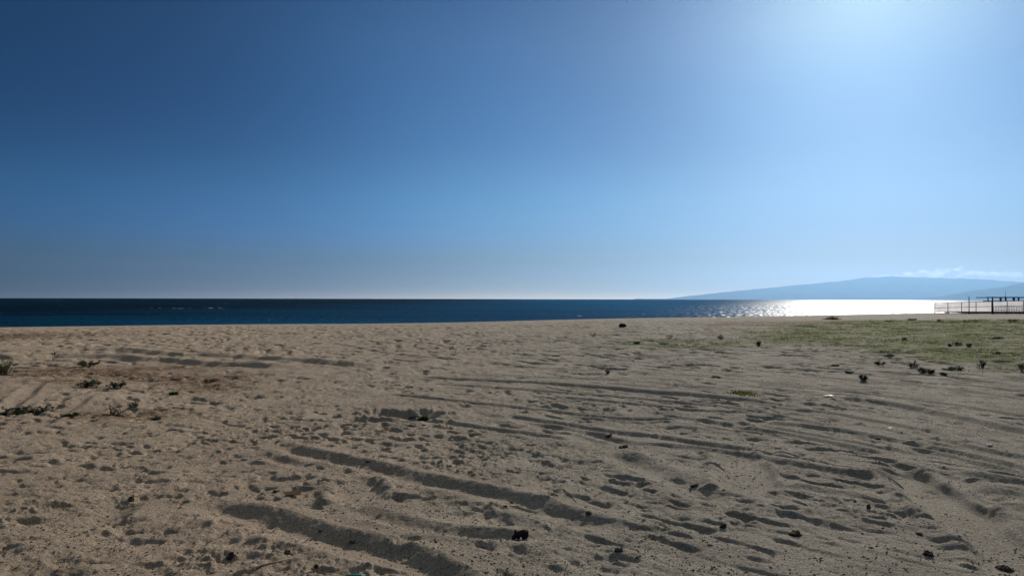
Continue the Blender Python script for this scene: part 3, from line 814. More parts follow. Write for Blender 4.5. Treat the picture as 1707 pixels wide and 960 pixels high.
# ------------------------------------------------------------------ plants
def leaf(mb, p, d, ln, wd, up):
    d = d.normalized(); s = d.cross(up)
    if s.length < 1e-4: s = d.cross(Vector((1, 0, 0)))
    s.normalize(); n = s.cross(d)
    a = p; m1 = p + d * ln * .45 + n * ln * .06; t = p + d * ln - n * ln * .10
    l = p + d * ln * .5 + s * wd + n * wd * .5; r = p + d * ln * .5 - s * wd + n * wd * .5
    mb.add([a, l, m1, r, t], [(0, 2, 1), (0, 3, 2), (1, 2, 4), (2, 3, 4)])

def weed(label, px, py, w, h, style='bush', seed=0, group='weeds growing in the sand', name='weed'):
    rs = random.Random(seed * 31 + 5)
    x, y, z = ground_at(px, py)
    s = y / F
    Wm, Hm = max(w * s, .05) * 1.05, max(h * s, .05) * .95
    t = empty(name, (x, y, z - 0.01)); tag(t, label, 'weed' if name == 'weed' else 'plant', group)
    ml, ms = MB(), MB()
    big = 1.0 if y > 12 else 0.8
    up = Vector((0, 0, 1))
    if style in ('bush', 'upright', 'mat', 'light', 'grey', 'seedling'):
        nst = {'bush': 16, 'upright': 18, 'mat': 30, 'light': 22, 'grey': 22, 'seedling': 3}[style]
        nst = max(6, int(1.4 * nst * min(1.8, max(.6, Wm / .5)))) if style != 'seedling' else 3
        for k in range(nst):
            if style == 'mat':
                bx = rs.uniform(-.45, .45) * Wm; by = rs.uniform(-.25, .25) * min(Wm, .8) + bx * .35
                b = Vector((bx, by, height(x + bx, y + by) - z))
                hh = Hm * rs.uniform(.3, 1.0) * (0.55 + .6 * (bx / Wm + .5)); tip = b + Vector((rs.uniform(-.12, .12), rs.uniform(-.12, .12), hh * .7))
            elif style == 'seedling':
                b = Vector((rs.uniform(-.01, .01), 0, 0)); tip = b + Vector((rs.uniform(-.05, .05), rs.uniform(-.05, .05), Hm * rs.uniform(.7, 1)))
            else:
                a = rs.uniform(0, 2 * math.pi); rad = math.sqrt(rs.random()) * .5 * Wm
                b = Vector((math.cos(a) * rad * .35, math.sin(a) * rad * .35, 0))
                lift = rs.uniform(.35, 1.0) * Hm * (1 - .45 * (rad / (.5 * Wm + 1e-6)) ** 2)
                if style == 'upright': lift = rs.uniform(.35, .95) * Hm
                tip = Vector((math.cos(a) * rad, math.sin(a) * rad, lift))
            mid = (b + tip) / 2 + Vector((0, 0, .12 * Hm))
            ms.tube([b - Vector((0, 0, .02)), mid, tip], [.006, .0045, .003], 4)
            nl = {'bush': 13, 'upright': 13, 'mat': 9, 'light': 13, 'grey': 9, 'seedling': 9}[style]
            for i in range(nl):
                u = rs.uniform(.25, 1.0) if style != 'seedling' else rs.uniform(.55, 1.0)
                p = b.lerp(mid, u * 2) if u < .5 else mid.lerp(tip, u * 2 - 1)
                a = rs.uniform(0, 2 * math.pi)
                d = Vector((math.cos(a), math.sin(a), rs.uniform(-.2, .9)))
                ln = rs.uniform(.035, .07) * big * (1.0 if style != 'grey' else .7)
                leaf(ml, p, d, ln, ln * rs.uniform(.25, .42), up)
    elif style == 'twig':
        for k in range(14):
            a = rs.uniform(0, 2 * math.pi); rad = rs.uniform(.2, .5) * Wm; hh = rs.uniform(.3, 1) * Hm
            p0 = Vector((rs.uniform(-.2, .2) * Wm, rs.uniform(-.1, .1) * Wm, 0)); p1 = p0 + Vector((math.cos(a) * rad * .5, math.sin(a) * rad * .5, hh * .8)); p2 = p0 + Vector((math.cos(a) * rad, math.sin(a) * rad, hh * rs.uniform(.5, 1.1)))
            ms.tube([p0, p1, p2], [.006, .005, .003], 4)
            q2 = p1 + Vector((rs.uniform(-.1, .1), rs.uniform(-.1, .1), rs.uniform(0, .1))); ms.tube([p1, q2], [.004, .002], 4)
            for i in range(3): leaf(ml, p2, Vector((rs.uniform(-1, 1), rs.uniform(-1, 1), rs.uniform(0, 1))), .03, .009, up)
    elif style == 'tussock':
        for k in range(int(260 * min(2, max(1, Wm)))):
            bx, by = rs.gauss(0, .23) * Wm, rs.gauss(0, .18) * Wm
            fall = math.exp(-(bx / (.33 * Wm)) ** 2)
            a = rs.uniform(0, 2 * math.pi); ln = Hm * rs.uniform(.5, 1.15) * (.35 + .65 * fall)
            d = Vector((math.cos(a) * .6, math.sin(a) * .6, 1)).normalized()
            b = Vector((bx, by, height(x + bx, y + by) - z))
            s_ = Vector((math.cos(a + 1.57), math.sin(a + 1.57), 0)) * .012 * (1 + y / 60)
            tip = b + d * ln
            ml.add([b - s_, b + s_, tip], [(0, 1, 2)])
        ms.tube([Vector((0, 0, -.02)), Vector((.02, .01, Hm * .5))], [.012, .006], 4)
    lm = {'light': M_leaf2, 'grey': M_leafgrey, 'twig': M_leafgrey, 'tussock': M_dry}.get(style, M_leaf)
    if name == 'grass_tuft': lm = M_cover
    ml.build('foliage', lm, t)
    ms.build('stem', M_stem, t)
    return t

WEEDS = [
    # left hummock
    ('bushy light-green weed cut by the left edge of the sand beside the dry brown stems', 6, 624, 52, 30, 'light'),
    ('compact leafy green weed just behind the dry brown stems and below the old double track', 149, 610, 34, 13, 'light'),
    ('dark green weed between the brown stems and the small bare sand mound', 151, 644, 42, 15, 'bush'),
    ('dark round-leaved weed pair on the right shoulder of the bare sand mound', 196, 646, 34, 14, 'bush'),
    ('long low mat of dark green creeping weed near the left edge', 44, 687, 76, 17, 'mat'),
    ('single tall thin green seedling with a bare stem left of the double track', 90, 602, 7, 19, 'seedling'),
    ('tiny dark weed farthest back on the pale sand at the left', 15, 579, 9, 6, 'bush'),
    ('flat dark dead-looking weed lying right of the long creeping mat', 118, 693, 24, 7, 'mat'),
    ('grey-green feathery weed beside the white scrap on the left sand', 225, 678, 20, 13, 'grey'),
    ('bare twiggy weed with thin branches left of the grey feathery weed', 193, 690, 36, 20, 'twig'),
    ('small green weed on open sand right of the white scrap', 292, 657, 14, 6, 'light'),
    ('small grey weed flat on the sand below the white scrap', 260, 699, 20, 8, 'grey'),
    ('little olive weed at the right end of the dry brown stems', 352, 637, 22, 9, 'grey'),
    # middle
    ('leafy dark green weed growing out of the dug hole', 708, 700, 17, 13, 'light'),
    ('thin lone twig weed in the middle of the open sand', 1013, 624, 8, 10, 'twig'),
    ('small twiggy weed nearest the dark log on the upper sand', 989, 562, 11, 7, 'twig'),
    ('small twiggy weed at the back edge of the pale green band', 1117, 565, 13, 8, 'twig'),
    ('upright dark weed standing at the back of the pale green band', 1201, 566, 11, 10, 'upright'),
    ('upright dark weed on the right end of the pale green band', 1264, 578, 9, 13, 'upright'),
    ('low dark weed at the left end of the pale green band', 1061, 573, 10, 4, 'mat'),
    # right, in and in front of the green ground cover
    ('dark low weed with two lobes in front of the ground cover, below the others', 1437, 634, 14, 10, 'upright'),
    ('flat dark weed on bare sand left of the two-lobed weed', 1415, 624, 17, 7, 'bush'),
    ('small dark weed on bare sand, left of all weeds before the ground cover', 1391, 610, 12, 5, 'bush'),
    ('wide low dark weed at the near edge of the ground cover', 1467, 608, 20, 8, 'bush'),
    ('tall dark weed at the back of the big weed cluster', 1521, 614, 20, 14, 'bush'),
    ('thick dark weed in the middle of the big weed cluster', 1536, 622, 18, 14, 'bush'),
    ('dark weed at the right end of the big weed cluster', 1550, 624, 14, 10, 'upright'),
    ('low dark weed right of the big weed cluster', 1571, 625, 15, 5, 'bush'),
    ('long low dark weed with a white scrap on its right end', 1588, 617, 32, 9, 'mat'),
    ('tall branching dark weed standing by itself in the near ground cover', 1635, 613, 14, 16, 'upright'),
    ('big dark weed cut by the right edge of the picture', 1704, 621, 22, 17, 'bush'),
    ('low weed with one upright shoot far right in the ground cover', 1661, 591, 13, 7, 'mat'),
    ('dark weed left of a close pair in the middle of the ground cover', 1583, 577, 6, 6, 'bush'),
    ('wider dark weed right of a close pair in the middle of the ground cover', 1595, 576, 14, 6, 'bush'),
    ('ragged dark weed just right of the close pair', 1615, 578, 9, 7, 'upright'),
    ('spreading dark weed near the white speck at the far right', 1661, 565, 21, 6, 'mat'),
    ('tiny dark weed alone in the left half of the ground cover', 1507, 566, 8, 4, 'bush'),
    ('small dark weed at the front left corner of the ground cover', 1481, 597, 13, 4, 'mat'),
    ('rust-brown dry tussock on the far sand before the glittering sea', 1387, 533, 24, 8, 'tussock'),
    ('dark shrub in the far row, farthest left under the white fence end', 1480, 537, 12, 4, 'bush'),
    ('dark rounded shrub in the far row, between the other shrub and the fence', 1520, 534, 18, 5, 'bush'),
    ('dark shrub in the far row under the left end of the white fence', 1567, 536, 13, 6, 'bush'),
    ('long green shrub in the far row under the middle of the white fence', 1617, 536, 40, 4, 'mat'),
    ('dark shrub in the far row under the pergola', 1688, 537, 15, 7, 'bush'),
    ('yellow-green grass tuft beside the narrow wheel track', 1240, 659, 60, 10, 'tussock'),
    ('pale green grass tuft on open sand behind the narrow wheel track', 1193, 630, 20, 5, 'tussock'),
]
for k, (lb, px, py, w, h, st) in enumerate(WEEDS):
    nm = 'grass_tuft' if 'grass tuft' in lb else 'dry_tussock' if 'dry tussock' in lb else 'shrub' if 'shrub' in lb else 'weed'
    g = {'shrub': 'shrubs in the far row', 'weed': 'weeds growing in the sand', 'grass_tuft': 'grass tufts on the sand'}.get(nm)
    weed(lb, px, py, w, h, st, k + 1, g, nm)

# ground cover: short blades over the green area, and dry straw on the left (nobody could count these)
def blades(name, n, box, mask, hmin, hmax, wid, mat, lean=0.8, seed=1, batch=4):
    r = np.random.default_rng(seed)
    X = r.uniform(box[0], box[1], n); Y = r.uniform(box[2], box[3], n)
    k = r.random(n) < mask(X, Y)
    k &= np.abs(np.arctan2(X, Y)) < 0.74
    X, Y = X[k], Y[k]
    R = np.hypot(X, Y); th = np.arctan2(X, Y)
    i = np.clip(np.searchsorted(RR, R) - 1, 0, NR - 2); j = np.clip(np.searchsorted(fine, th) - 1, 0, NF - 2)
    z = Z[i, j]
    m = len(X); Vs = []
    for b in range(batch):
        a = r.uniform(0, 2 * np.pi, m); h = r.uniform(hmin, hmax, m); w = r.uniform(.6, 1.3, m) * wid * (1 + R / 50)
        ox, oy = r.normal(0, .05, m), r.normal(0, .05, m)
        b0 = np.stack([X + ox - np.sin(a) * w, Y + oy + np.cos(a) * w, z - .004], -1)
        b1 = np.stack([X + ox + np.sin(a) * w, Y + oy - np.cos(a) * w, z - .004], -1)
        ln = h * r.uniform(.3, 1.6, m) * lean
        tp = np.stack([X + ox + np.cos(a) * ln, Y + oy + np.sin(a) * ln, z + h], -1)
        Vs.append(np.stack([b0, b1, tp], 1).reshape(-1, 3))
    V = np.concatenate(Vs)
    me = grid_mesh(name, V, np.arange(len(V)).reshape(-1, 3), smooth=False)
    o = link_mesh(name, me, mat); tag(o, kind='stuff')
    return o
blades('ground_cover', 230000, (4, 62, 12, 66), lambda X, Y: green_mask(X, Y) * np.clip(.35 + 1.5 * fbm(X / 2.2, Y / 1.6, 140, 3), 0.02, 1), .012, .05, .007, M_cover, 1.3, 11, 4)
blades('dry_straw', 60000, (-26, -4, 9, 32), lambda X, Y: np.clip(dry_mask(X, Y) * np.clip(.2 + 1.6 * fbm(X / .8, Y / .8, 150, 2), 0, 1) * 1.2 - .12, 0, 1), .01, .06, .004, M_dry, 2.2, 12, 3)

# ------------------------------------------------------------------ loose things on the sand
def rock(mb, c, r, rs, sub=2):
    v, f = icosphere((0, 0, 0), (1, 1, 1), 0, sub)
    ph = [rs.uniform(0, 6.28) for _ in range(6)]
    out = []
    for p in v:
        k = 1 + .22 * math.sin(3.1 * p[0] + ph[0]) * math.sin(2.7 * p[1] + ph[1]) + .16 * math.sin(5.3 * p[2] + ph[2] + 3 * p[0]) + .1 * math.sin(9 * p[1] + ph[3])
        out.append((c[0] + p[0] * r[0] * k, c[1] + p[1] * r[1] * k, c[2] + p[2] * r[2] * k))
    mb.add(out, f)

def clump(label, px, py, w, h, seed, mat=M_weed_dry, n=22, twigs=34, name='seaweed_clump', cat='seaweed', group='dark dried clumps lying on the sand'):
    rs = random.Random(seed); x, y, z = ground_at(px, py); s = y / F
    Wm, Hm = w * s * .68, h * s * .6
    mb = MB()
    rock(mb, (0, 0, .0), (.34 * Wm, .33 * Wm, .05 * Hm + .009), rs, 2)
    for k in range(n):
        a_, q_ = rs.uniform(0, 6.28), math.sqrt(rs.random()) * .31
        cx, cy = math.cos(a_) * q_ * Wm, math.sin(a_) * q_ * Wm
        r = rs.uniform(.02, .07) * Wm
        rock(mb, (cx, cy, height(x + cx, y + cy) - z + r * .3), (r, r * rs.uniform(.7, 1.2), min(r * .8, Hm * .5)), rs, 1)
    for k in range(twigs):
        a = rs.uniform(0, 6.28); q_ = math.sqrt(rs.random()) * .3; cx, cy = math.cos(a + 2) * q_ * Wm, math.sin(a + 2) * q_ * Wm; ln = rs.uniform(.1, .3) * Wm
        zb = height(x + cx, y + cy) - z + .003
        mb.tube([(cx, cy, zb), (cx + math.cos(a) * ln * .5, cy + math.sin(a) * ln * .5, zb + rs.uniform(.1, .6) * Hm), (cx + math.cos(a) * ln, cy + math.sin(a) * ln, zb + rs.uniform(0, .5) * Hm)], [.004, .003, .002], 4)
    o = mb.build(name, mat, None, True, (x, y, z)); tag(o, label, cat, group)
    return o
CLUMPS = [
    ('crumbly dark seaweed clump beside the smooth strip in the lower right corner', 1545, 922, 34, 14),
    ('dark seaweed clump left of the corner one, on the lower right sand', 1325, 887, 44, 10),
    ('ragged dark clump on the footprint rim right of centre', 1205, 877, 24, 14),
    ('dark bristly clump sitting in the middle rut right of centre', 1158, 809, 30, 9),
    ('dark clods in a short row near the bottom, right of the driftwood', 1032, 916, 34, 12),
    ('dark clump at the bend of the middle wheel track', 1040, 745, 34, 10),
    ('dark clump on the middle track just behind the bend', 1015, 726, 24, 6),
    ('black lump beside the far right wheel marks', 1462, 732, 20, 8),
    ('dark clump just left of the green plastic at the bottom edge', 530, 942, 14, 9),
    ('dark clump above the left end of the stick', 482, 919, 24, 10),
    ('dark clump in the lower left beside the long scuffed heel mark', 222, 832, 26, 12),
    ('dark crust clump on the bottom right edge of the smooth strip', 1670, 945, 56, 12),
    ('dark lump on the small paw-shaped print at the lower left', 388, 924, 26, 8),
]
for k, (lb, px, py, w, h) in enumerate(CLUMPS): clump(lb, px, py, w, h, 100 + k)

def pebble(label, px, py, w, h, seed, mat=M_clod, name='clod', cat='clod', group='small dark clods on the sand'):
    rs = random.Random(seed); x, y, z = ground_at(px, py); s = y / F
    mb = MB(); rock(mb, (0, 0, h * s * .18), (w * s * .42, w * s * .36, h * s * .36), rs, 2)
    o = mb.build(name, mat, None, True, (x, y, z)); tag(o, label, cat, group); return o
for k, (lb, px, py, w, h) in enumerate([
    ('lone dark clod on the rut rim right of centre', 982, 854, 12, 9), ('smaller of two dark clods at the right end of the upper rut', 843, 843, 8, 6),
    ('larger of two dark clods at the right end of the upper rut', 853, 836, 9, 7), ('dark clod standing upright on the right sand', 1446, 845, 9, 13),
    ('tiny dark clod left of the upright one', 1424, 835, 6, 5), ('dark clod at the left end of the upper wheel rut', 462, 818, 12, 7),
    ('small dark clod on the near rut bank below the brown board', 538, 882, 12, 5), ('flat dark clod in the near wheel rut', 590, 900, 12, 5),
    ('dark clod at the right edge of the middle sand below the big dip', 857, 896, 8, 7), ('small dark clod right of the bottom row of clods', 1062, 927, 6, 5),
    ('dark clod on the sand above the corner seaweed clump', 1530, 888, 12, 6), ('dark clod inside the upper wheel rut', 615, 768, 9, 5)]):
    pebble(lb, px, py, w, h, 300 + k)

# charred driftwood with a bottle end under it
x, y, z = ground_at(868, 896); s = y / F
t = empty('driftwood', (x, y, z)); tag(t, 'short black charred driftwood chunk lying near the bottom centre', 'driftwood')
mb = MB(); rs = random.Random(5)
L_ = 13 * s
pts = [(-L_, -.01, .014), (-L_ * .5, 0, .026), (0, .01, .03), (L_ * .55, .015, .035), (L_, .02, .036)]
mb.tube(pts, [.010, .022, .029, .032, .024], 9)
mb.build('trunk', M_bark, t)
mb = MB(); mb.tube([(-L_ * .45, .0, .03), (-L_ * .6, .0, .055), (-L_ * .68, .01, .064)], [.013, .010, .006], 6); mb.build('branch', M_bark, t)
x2, y2, z2 = ground_at(868, 901)
mb = MB(); rock(mb, (.004, .006, .012), (.011, .008, .012), rs, 1)
o = mb.build('shell', M_shell, None, True, (x2, y2, z2)); tag(o, 'tiny white shell touching the near side of the charred driftwood', 'shell')

x, y, z = ground_at(1038, 546); s = y / F
mb = MB(); mb.tube([(-6 * s, 0, .06), (-2 * s, .05, .11), (3 * s, 0, .10), (6 * s, .05, .05)], [.06, .12, .11, .05], 8)
o = mb.build('log', M_bark, None, False, (x, y, z)); tag(o, 'dark log lying far off on the upper sand before the water', 'log')

# stick, board, litter
def ground_line(p0, p1, n=6):
    out = []
    for i in range(n):
        t_ = i / (n - 1); gx, gy, gz = ground_at(p0[0] + (p1[0] - p0[0]) * t_, p0[1] + (p1[1] - p0[1]) * t_); out.append(Vector((gx, gy, gz)))
    return out
def stick(label, p0, p1, rad, mat):
    g = ground_line(p0, p1); c = g[len(g) // 2]
    a, b = g[0] - c, g[-1] - c
    lift = max((q - c).z - ((a.z) + (b.z - a.z) * (i / (len(g) - 1))) for i, q in enumerate(g)) + rad
    mb = MB(); mb.tube([a + Vector((0, 0, lift)), a.lerp(b, .5) + Vector((.004, .004, lift + .002)), b + Vector((0, 0, lift))], [rad, rad * 1.05, rad * .6], 6)
    o = mb.build('stick', mat, None, True, tuple(c)); tag(o, label, 'stick'); return o
stick('pale split stick lying on the sand at the bottom left of centre', (430, 946), (490, 930), .0065, M_wood)
stick('thin pale stick leaning across the long creeping weed at left', (80, 668), (97, 657), .008, M_wood)
stick('short dark twig on the sand beside the smooth strip', (1480, 795), (1504, 812), .006, M_bark)
stick('fine dark twig curving over the sand right of the upper rut', (935, 810), (962, 838), .003, M_bark)

def scrap(label, px, py, w, h, mat, seed, name='litter_scrap', cat='litter', group='scraps of litter on the sand', thick=.004, tilt=.5):
    """crumpled sheet of plastic or paper"""
    rs = random.Random(seed); x, y, z = ground_at(px, py); s = y / F
    Wm, Hm = w * s, max(h * s * .6, .012)
    n = 5; vs = []
    for side in (0, 1):
        for i in range(n):
            for j in range(n):
                u, v = i / (n - 1) - .5, j / (n - 1) - .5
                tilt_ = max(tilt, .9 * min(1.6, .06 / max(Wm, .02)))
                vs.append((u * Wm * (1 - .25 * abs(v)) + rs.uniform(-.06, .06) * Wm, v * Wm * tilt_ + rs.uniform(-.05, .05) * Wm,
                           Hm * (.35 + .45 * math.sin(3 * u + seed) * math.cos(4 * v + seed) + rs.uniform(-.12, .2)) + (v + .5) * Hm * .4 - side * thick))
    fs = []
    for i in range(n - 1):
        for j in range(n - 1):
            a = i * n + j; fs.append((a, a + n, a + n + 1, a + 1)); b = a + n * n; fs.append((b, b + 1, b + n + 1, b + n))
    rim = [i * n for i in range(n)] + [(n - 1) * n + j for j in range(1, n)] + [i * n + n - 1 for i in range(n - 2, -1, -1)] + [j for j in range(n - 2, 0, -1)]
    for a, b in zip(rim, rim[1:] + rim[:1]): fs.append((a, b, b + n * n, a + n * n))
    mb = MB(); mb.add(vs, fs); o = mb.build(name, mat, None, False, (x, y, z + .004)); tag(o, label, cat, group); return o
for k, (lb, px, py, w, h, m) in enumerate([
    ('bright white scrap on the right sand between the wheel tracks', 1380, 660, 15, 3, M_white),
    ('pale folded paper scrap on the sand above the upper rut at left', 412, 764, 12, 5, M_paper),
    ('thin white paper sliver on the sand left of the dug hole', 565, 675, 7, 3, M_paper),
    ('crumpled whitish scrap beside the grey feathery weed at left', 253, 668, 18, 6, M_paper),
    ('pair-sized pale lump among the dry brown stems at left', 128, 622, 9, 6, M_paper),
    ('small pale scrap by the lone twig weed in the middle', 1011, 634, 7, 3, M_paper),
    ('small white flake on the right wheel tracks', 1483, 713, 7, 3, M_white),
    ('small white flake near the right edge below the wheel tracks', 1647, 741, 9, 3, M_paper),
    ('white speck in the ground cover near the right edge', 1691, 566, 4, 3, M_white),
    ('white speck on top of the long low weed at right', 1599, 609, 6, 4, M_paper),
    ('pale scrap right of the bottom clods', 1068, 924, 6, 5, M_paper),
    ('white scrap at the upper edge of the far sand', 1135, 542, 5, 3, M_paper),
    ('grey plastic sheet sticking out of the dug hole', 683, 697, 11, 7, M_greyplastic),
    ('black plastic bag half buried in the dug hole', 694, 699, 24, 11, M_black),
    ('small black plastic rag below the dug hole', 687, 710, 10, 6, M_black)]):
    scrap(lb, px, py, w, h, m, k + 2)

x, y, z = ground_at(492, 824); s = y / F
mb = MB(); mb.box((0, 0, .012), (24 * s, .07, .006), .15, .003); mb.v = [(a, b, c + .2 * b + .012) for a, b, c in mb.v]
o = mb.build('board_piece', M_card, None, False, (x, y, z)); tag(o, 'flat brown board piece on the sand between the two wheel ruts', 'board')

# green bottle lying at the bottom edge
x, y, z = ground_at(594, 964); 
t = empty('plastic_bottle', (x, y, z + .02), 0.25); t.scale = (.62, .62, .62); tag(t, 'green plastic bottle half buried at the bottom edge left of centre', 'bottle')
mb = MB(); mb.tube([(-.09, 0, 0), (-.085, 0, 0), (0, 0, .002), (.05, 0, .003), (.072, 0, .004), (.085, 0, .005)], [.02, .030, .031, .030, .016, .013], 14); mb.build('body', M_green, t, True)
mb = MB(); mb.tube([(.0855, 0, .005), (.104, 0, .006)], [.0155, .0155], 12); mb.build('cap', M_white, t)

# small loose bits over the whole sand: grains of shell, twig ends, crumbs
def bits(name, n, mat, smin, smax, seed, flat=.6, far=26):
    r = np.random.default_rng(seed)
    R = 3.5 + (far - 3.5) * r.random(n) ** 1.1; th = r.uniform(-.70, .70, n)
    X, Y = R * np.sin(th), R * np.cos(th)
    k = (r.random(n) < np.clip(.35 + 1.4 * fbm(X / 1.3, Y / 1.3, seed + 7, 3), 0.03, 1)) & (crest_d(X, Y) < -6)
    X, Y, R, th = X[k], Y[k], R[k], th[k]
    i = np.clip(np.searchsorted(RR, R) - 1, 0, NR - 2); j = np.clip(np.searchsorted(fine, th) - 1, 0, NF - 2); z = Z[i, j]
    m = len(X)
    o8 = np.array([(1, 0, 0), (-1, 0, 0), (0, 1, 0), (0, -1, 0), (0, 0, 1), (0, 0, -1)], float)
    f8 = np.array([(0, 2, 4), (2, 1, 4), (1, 3, 4), (3, 0, 4), (2, 0, 5), (1, 2, 5), (3, 1, 5), (0, 3, 5)])
    sc = np.exp(r.uniform(np.log(smin), np.log(smax), m))
    a = r.uniform(0, 6.28, m); st = r.uniform(.6, 2.2, m)
    P = o8[None] * np.stack([sc * st, sc, sc * flat], -1)[:, None] * r.uniform(.6, 1.3, (m, 6, 1))
    c, s_ = np.cos(a)[:, None], np.sin(a)[:, None]
    Xp = P[..., 0] * c - P[..., 1] * s_ + X[:, None]; Yp = P[..., 0] * s_ + P[..., 1] * c + Y[:, None]; Zp = P[..., 2] + z[:, None] + (sc * flat * .5)[:, None]
    V = np.stack([Xp, Yp, Zp], -1).reshape(-1, 3)
    Fc = (f8[None] + 6 * np.arange(m)[:, None, None]).reshape(-1, 3)
    o = link_mesh(name, grid_mesh(name, V, Fc, False), mat); tag(o, kind='stuff'); return o
bits('debris', 46000, M_weed_dry, .002, .0085, 21, far=19)
bits('sand_crumbs', 20000, M_crumb, .003, .011, 22)
bits('shell_fragments', 1800, M_shell, .0025, .007, 23)

# ------------------------------------------------------------------ beach club on the right, before the water
D0 = 82.0
def P(px, py, D=D0):
    return Vector(((px - 853.5) / F * D, D, EYE - (py - eye_line(px)) / F * D))
gz = P(1620, 524).z
u = D0 / F                                # metres per photo pixel here

fence = empty('windbreak_fence', (P(1558, 524).x, D0, gz)); tag(fence, 'white cloth windbreak fence on a dark frame before the glittering sea', 'fence')
def rel(t, v): return v - t.location
fx = [1558, 1580, 1603, 1627, 1653, 1679, 1706, 1733, 1760, 1790]
def ftop(px): return 505.2 - (px - 1558) * 0.028
for px in fx:
    a, b = P(px, 526.0), P(px, ftop(px) - .4)
    mb = MB(); mb.box(rel(fence, (a + b) / 2), (.055 if px > 1558 else .04, .05, (b - a).length)); mb.build('post', M_frame, fence)
for f0, nm in ((lambda q: ftop(q), 'rail'), (lambda q: ftop(q) + 8.2, 'rail'), (lambda q: 519.6, 'rail')):
    for a_, b_ in zip(fx[:-1], fx[1:]):
        a, b = P(a_ + .45, f0(a_)), P(b_ - .45, f0(b_)); a.y -= .002; b.y -= .002
        mb = MB(); mb.tube([rel(fence, a), rel(fence, b)], .028, 6); mb.build(nm, M_frame, fence)
for a_, b_ in zip(fx[:-1], fx[1:]):
    n = 8; vs = []
    for side in (0, 1):
        for i in range(n + 1):
            for j in range(5):
                q = a_ + (b_ - a_) * i / n; t0, t1 = ftop(q) + (0.5 + (0.9 if a_ == 1558 and 1 < i < 6 else .15) * math.sin(math.pi * i / n)), 519.2
                p = P(q, t0 + (t1 - t0) * j / 4); p.y += .06 + .03 * math.sin(i * 1.3 + j * .8 + a_) + side * .003; vs.append(rel(fence, p))
    fs = []; k0 = (n + 1) * 5
    for i in range(n):
        for j in range(4):
            a = i * 5 + j; fs.append((a, a + 1, a + 6, a + 5)); fs.append((a + k0, a + k0 + 5, a + k0 + 6, a + k0 + 1))
    mb = MB(); mb.add(vs, fs); mb.build('cloth_panel', M_net, fence, True)

for px, top, wd, lb in ((1615.3, 494.5, .10, 'tall dark pole standing free before the middle of the white fence'), (1654.5, 495.0, .16, 'thick dark pole before the left end of the pergola')):
    b, a = P(px, top, D0 - 2), P(px, 526.5, D0 - 2)
    x_, y_ = a.x, a.y; z_ = height(x_, y_)
    t = empty('pole', (x_, y_, z_)); tag(t, lb, 'pole', 'tall dark poles before the fence')
    mb = MB(); mb.tube([(0, 0, -.2), (0, 0, (b.z - z_) * .5), (0, 0, b.z - z_ - .03)], [wd / 2, wd / 2 * .95, wd / 2 * .9], 10); mb.build('shaft', M_frame, t, True)
    mb = MB(); mb.tube([(0, 0, b.z - z_ - .03), (0, 0, b.z - z_ + .02)], [wd / 2 * 1.05, wd / 2 * .7], 10); mb.build('cap', M_frame, t, True)
    mb = MB(); mb.tube([(0, 0, -.05), (0, 0, .10)], [wd * .9, wd * .7], 10); mb.build('base_collar', M_deck, t, True)

D1 = 86.0
perg = empty('pergola', (P(1645, 522, D1).x, D1, P(1645, 522, D1).z)); tag(perg, 'open dark flat-topped pergola behind the fence at the right edge', 'pergola')
for px, w_, dd_ in ((1647, .09, 0), (1668, .16, 0), (1676.5, .14, 2.2), (1690, .18, 0), (1698, .13, 2.2), (1721, .16, 0), (1745, .14, 2.2)):
    a, b = P(px, 521, D1), P(px, 496.2, D1); a.y += dd_; b.y += dd_; a.x *= (D1 + dd_) / D1; b.x *= (D1 + dd_) / D1
    mb = MB(); mb.box(rel(perg, (a + b) / 2), (w_, w_, (b - a).z)); mb.build('post', M_frame, perg)
for py, x0, th_, dd_ in ((495.6, 1644.5, .11, 0), (502.1, 1640, .12, .12), (495.9, 1647, .10, 2.2)):
    a, b = P(x0, py, D1), P(1765, py, D1); a.y += dd_; b.y += dd_
    b.z = a.z
    mb = MB(); mb.box(rel(perg, (a + b) / 2), ((b - a).x, .1, th_)); mb.build('beam', M_frame, perg)
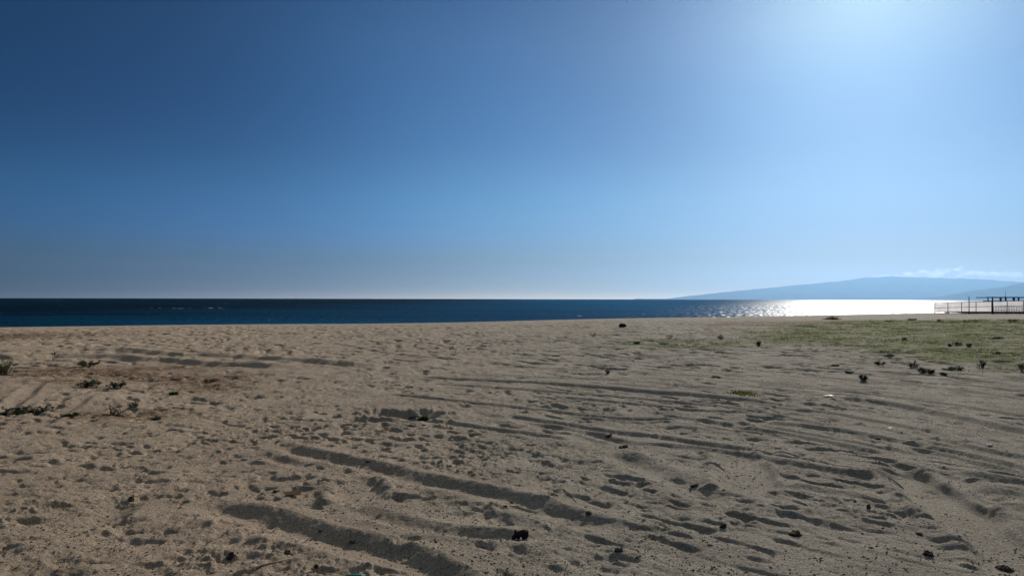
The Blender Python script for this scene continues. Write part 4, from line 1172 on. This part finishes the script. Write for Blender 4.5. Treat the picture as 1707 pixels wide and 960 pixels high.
a = P(1667, 483, D1 + 1); b = P(1667, 494.8, D1 + 1)
t = empty('antenna', (b.x, b.y, P(1667, 495.0, D1).z)); tag(t, 'thin aerial rod sticking up above the pergola roof', 'antenna')
mb = MB(); mb.tube([(0, -.95, .06), (0, -.95, a.z - b.z)], [.025, .012], 6); mb.build('rod', M_frame, t)
mb = MB(); mb.box((0, -.95, .03), (.12, .08, .06)); mb.build('bracket', M_frame, t)

deck = empty('deck', (P(1700, 522, D1).x, D1, P(1700, 523, D1).z)); tag(deck, 'low dark timber deck on short supports under the pergola', 'deck')
a, b = P(1592, 519.9, D1), P(1780, 519.9, D1)
mb = MB()
for k in range(12):
    c = (a + b) / 2; c.y = D1 - 2.2 + .4 * k; mb.box(rel(deck, c), ((b - a).x, .37, .15))
mb.build('platform', M_deck, deck)
rs = random.Random(8)
for px in (1562, 1565, 1588, 1591, 1611, 1614, 1637, 1641, 1646, 1651, 1660, 1668, 1676, 1685, 1693, 1702, 1712, 1724, 1738, 1752):
    a, b = P(px, 525.5, D1), P(px, 520.6, D1); w_ = rs.uniform(.12, .24) if px < 1637 else rs.uniform(.3, .62)
    mb = MB(); mb.box(rel(deck, Vector(((a.x + b.x) / 2, D1 - 2.1 + rs.uniform(0, .3), (a.z + b.z) / 2))), (w_, .2, abs(b.z - a.z))); mb.build('support', M_deck, deck)

DR = D0 - .12
rl = empty('railing', (P(1655, 519.5, DR).x, DR, P(1655, 519.4, DR).z)); tag(rl, 'white picket railing fixed low along the right end of the white fence', 'railing')
for px in np.arange(1656, 1775, 4.3):
    a, b = P(px, 519.3, DR), P(px, 511.6, DR); mb = MB(); mb.box(rel(rl, (a + b) / 2), (.15, .03, (b - a).z)); mb.build('picket', M_rail, rl)
for py in (511.2, 516.8):
    a, b = P(1654.5, py, DR), P(1776, py, DR); b.z = a.z; a.y -= .04; b.y -= .04
    mb = MB(); mb.box(rel(rl, (a + b) / 2), ((b - a).x, .045, .08)); mb.build('rail', M_rail, rl)
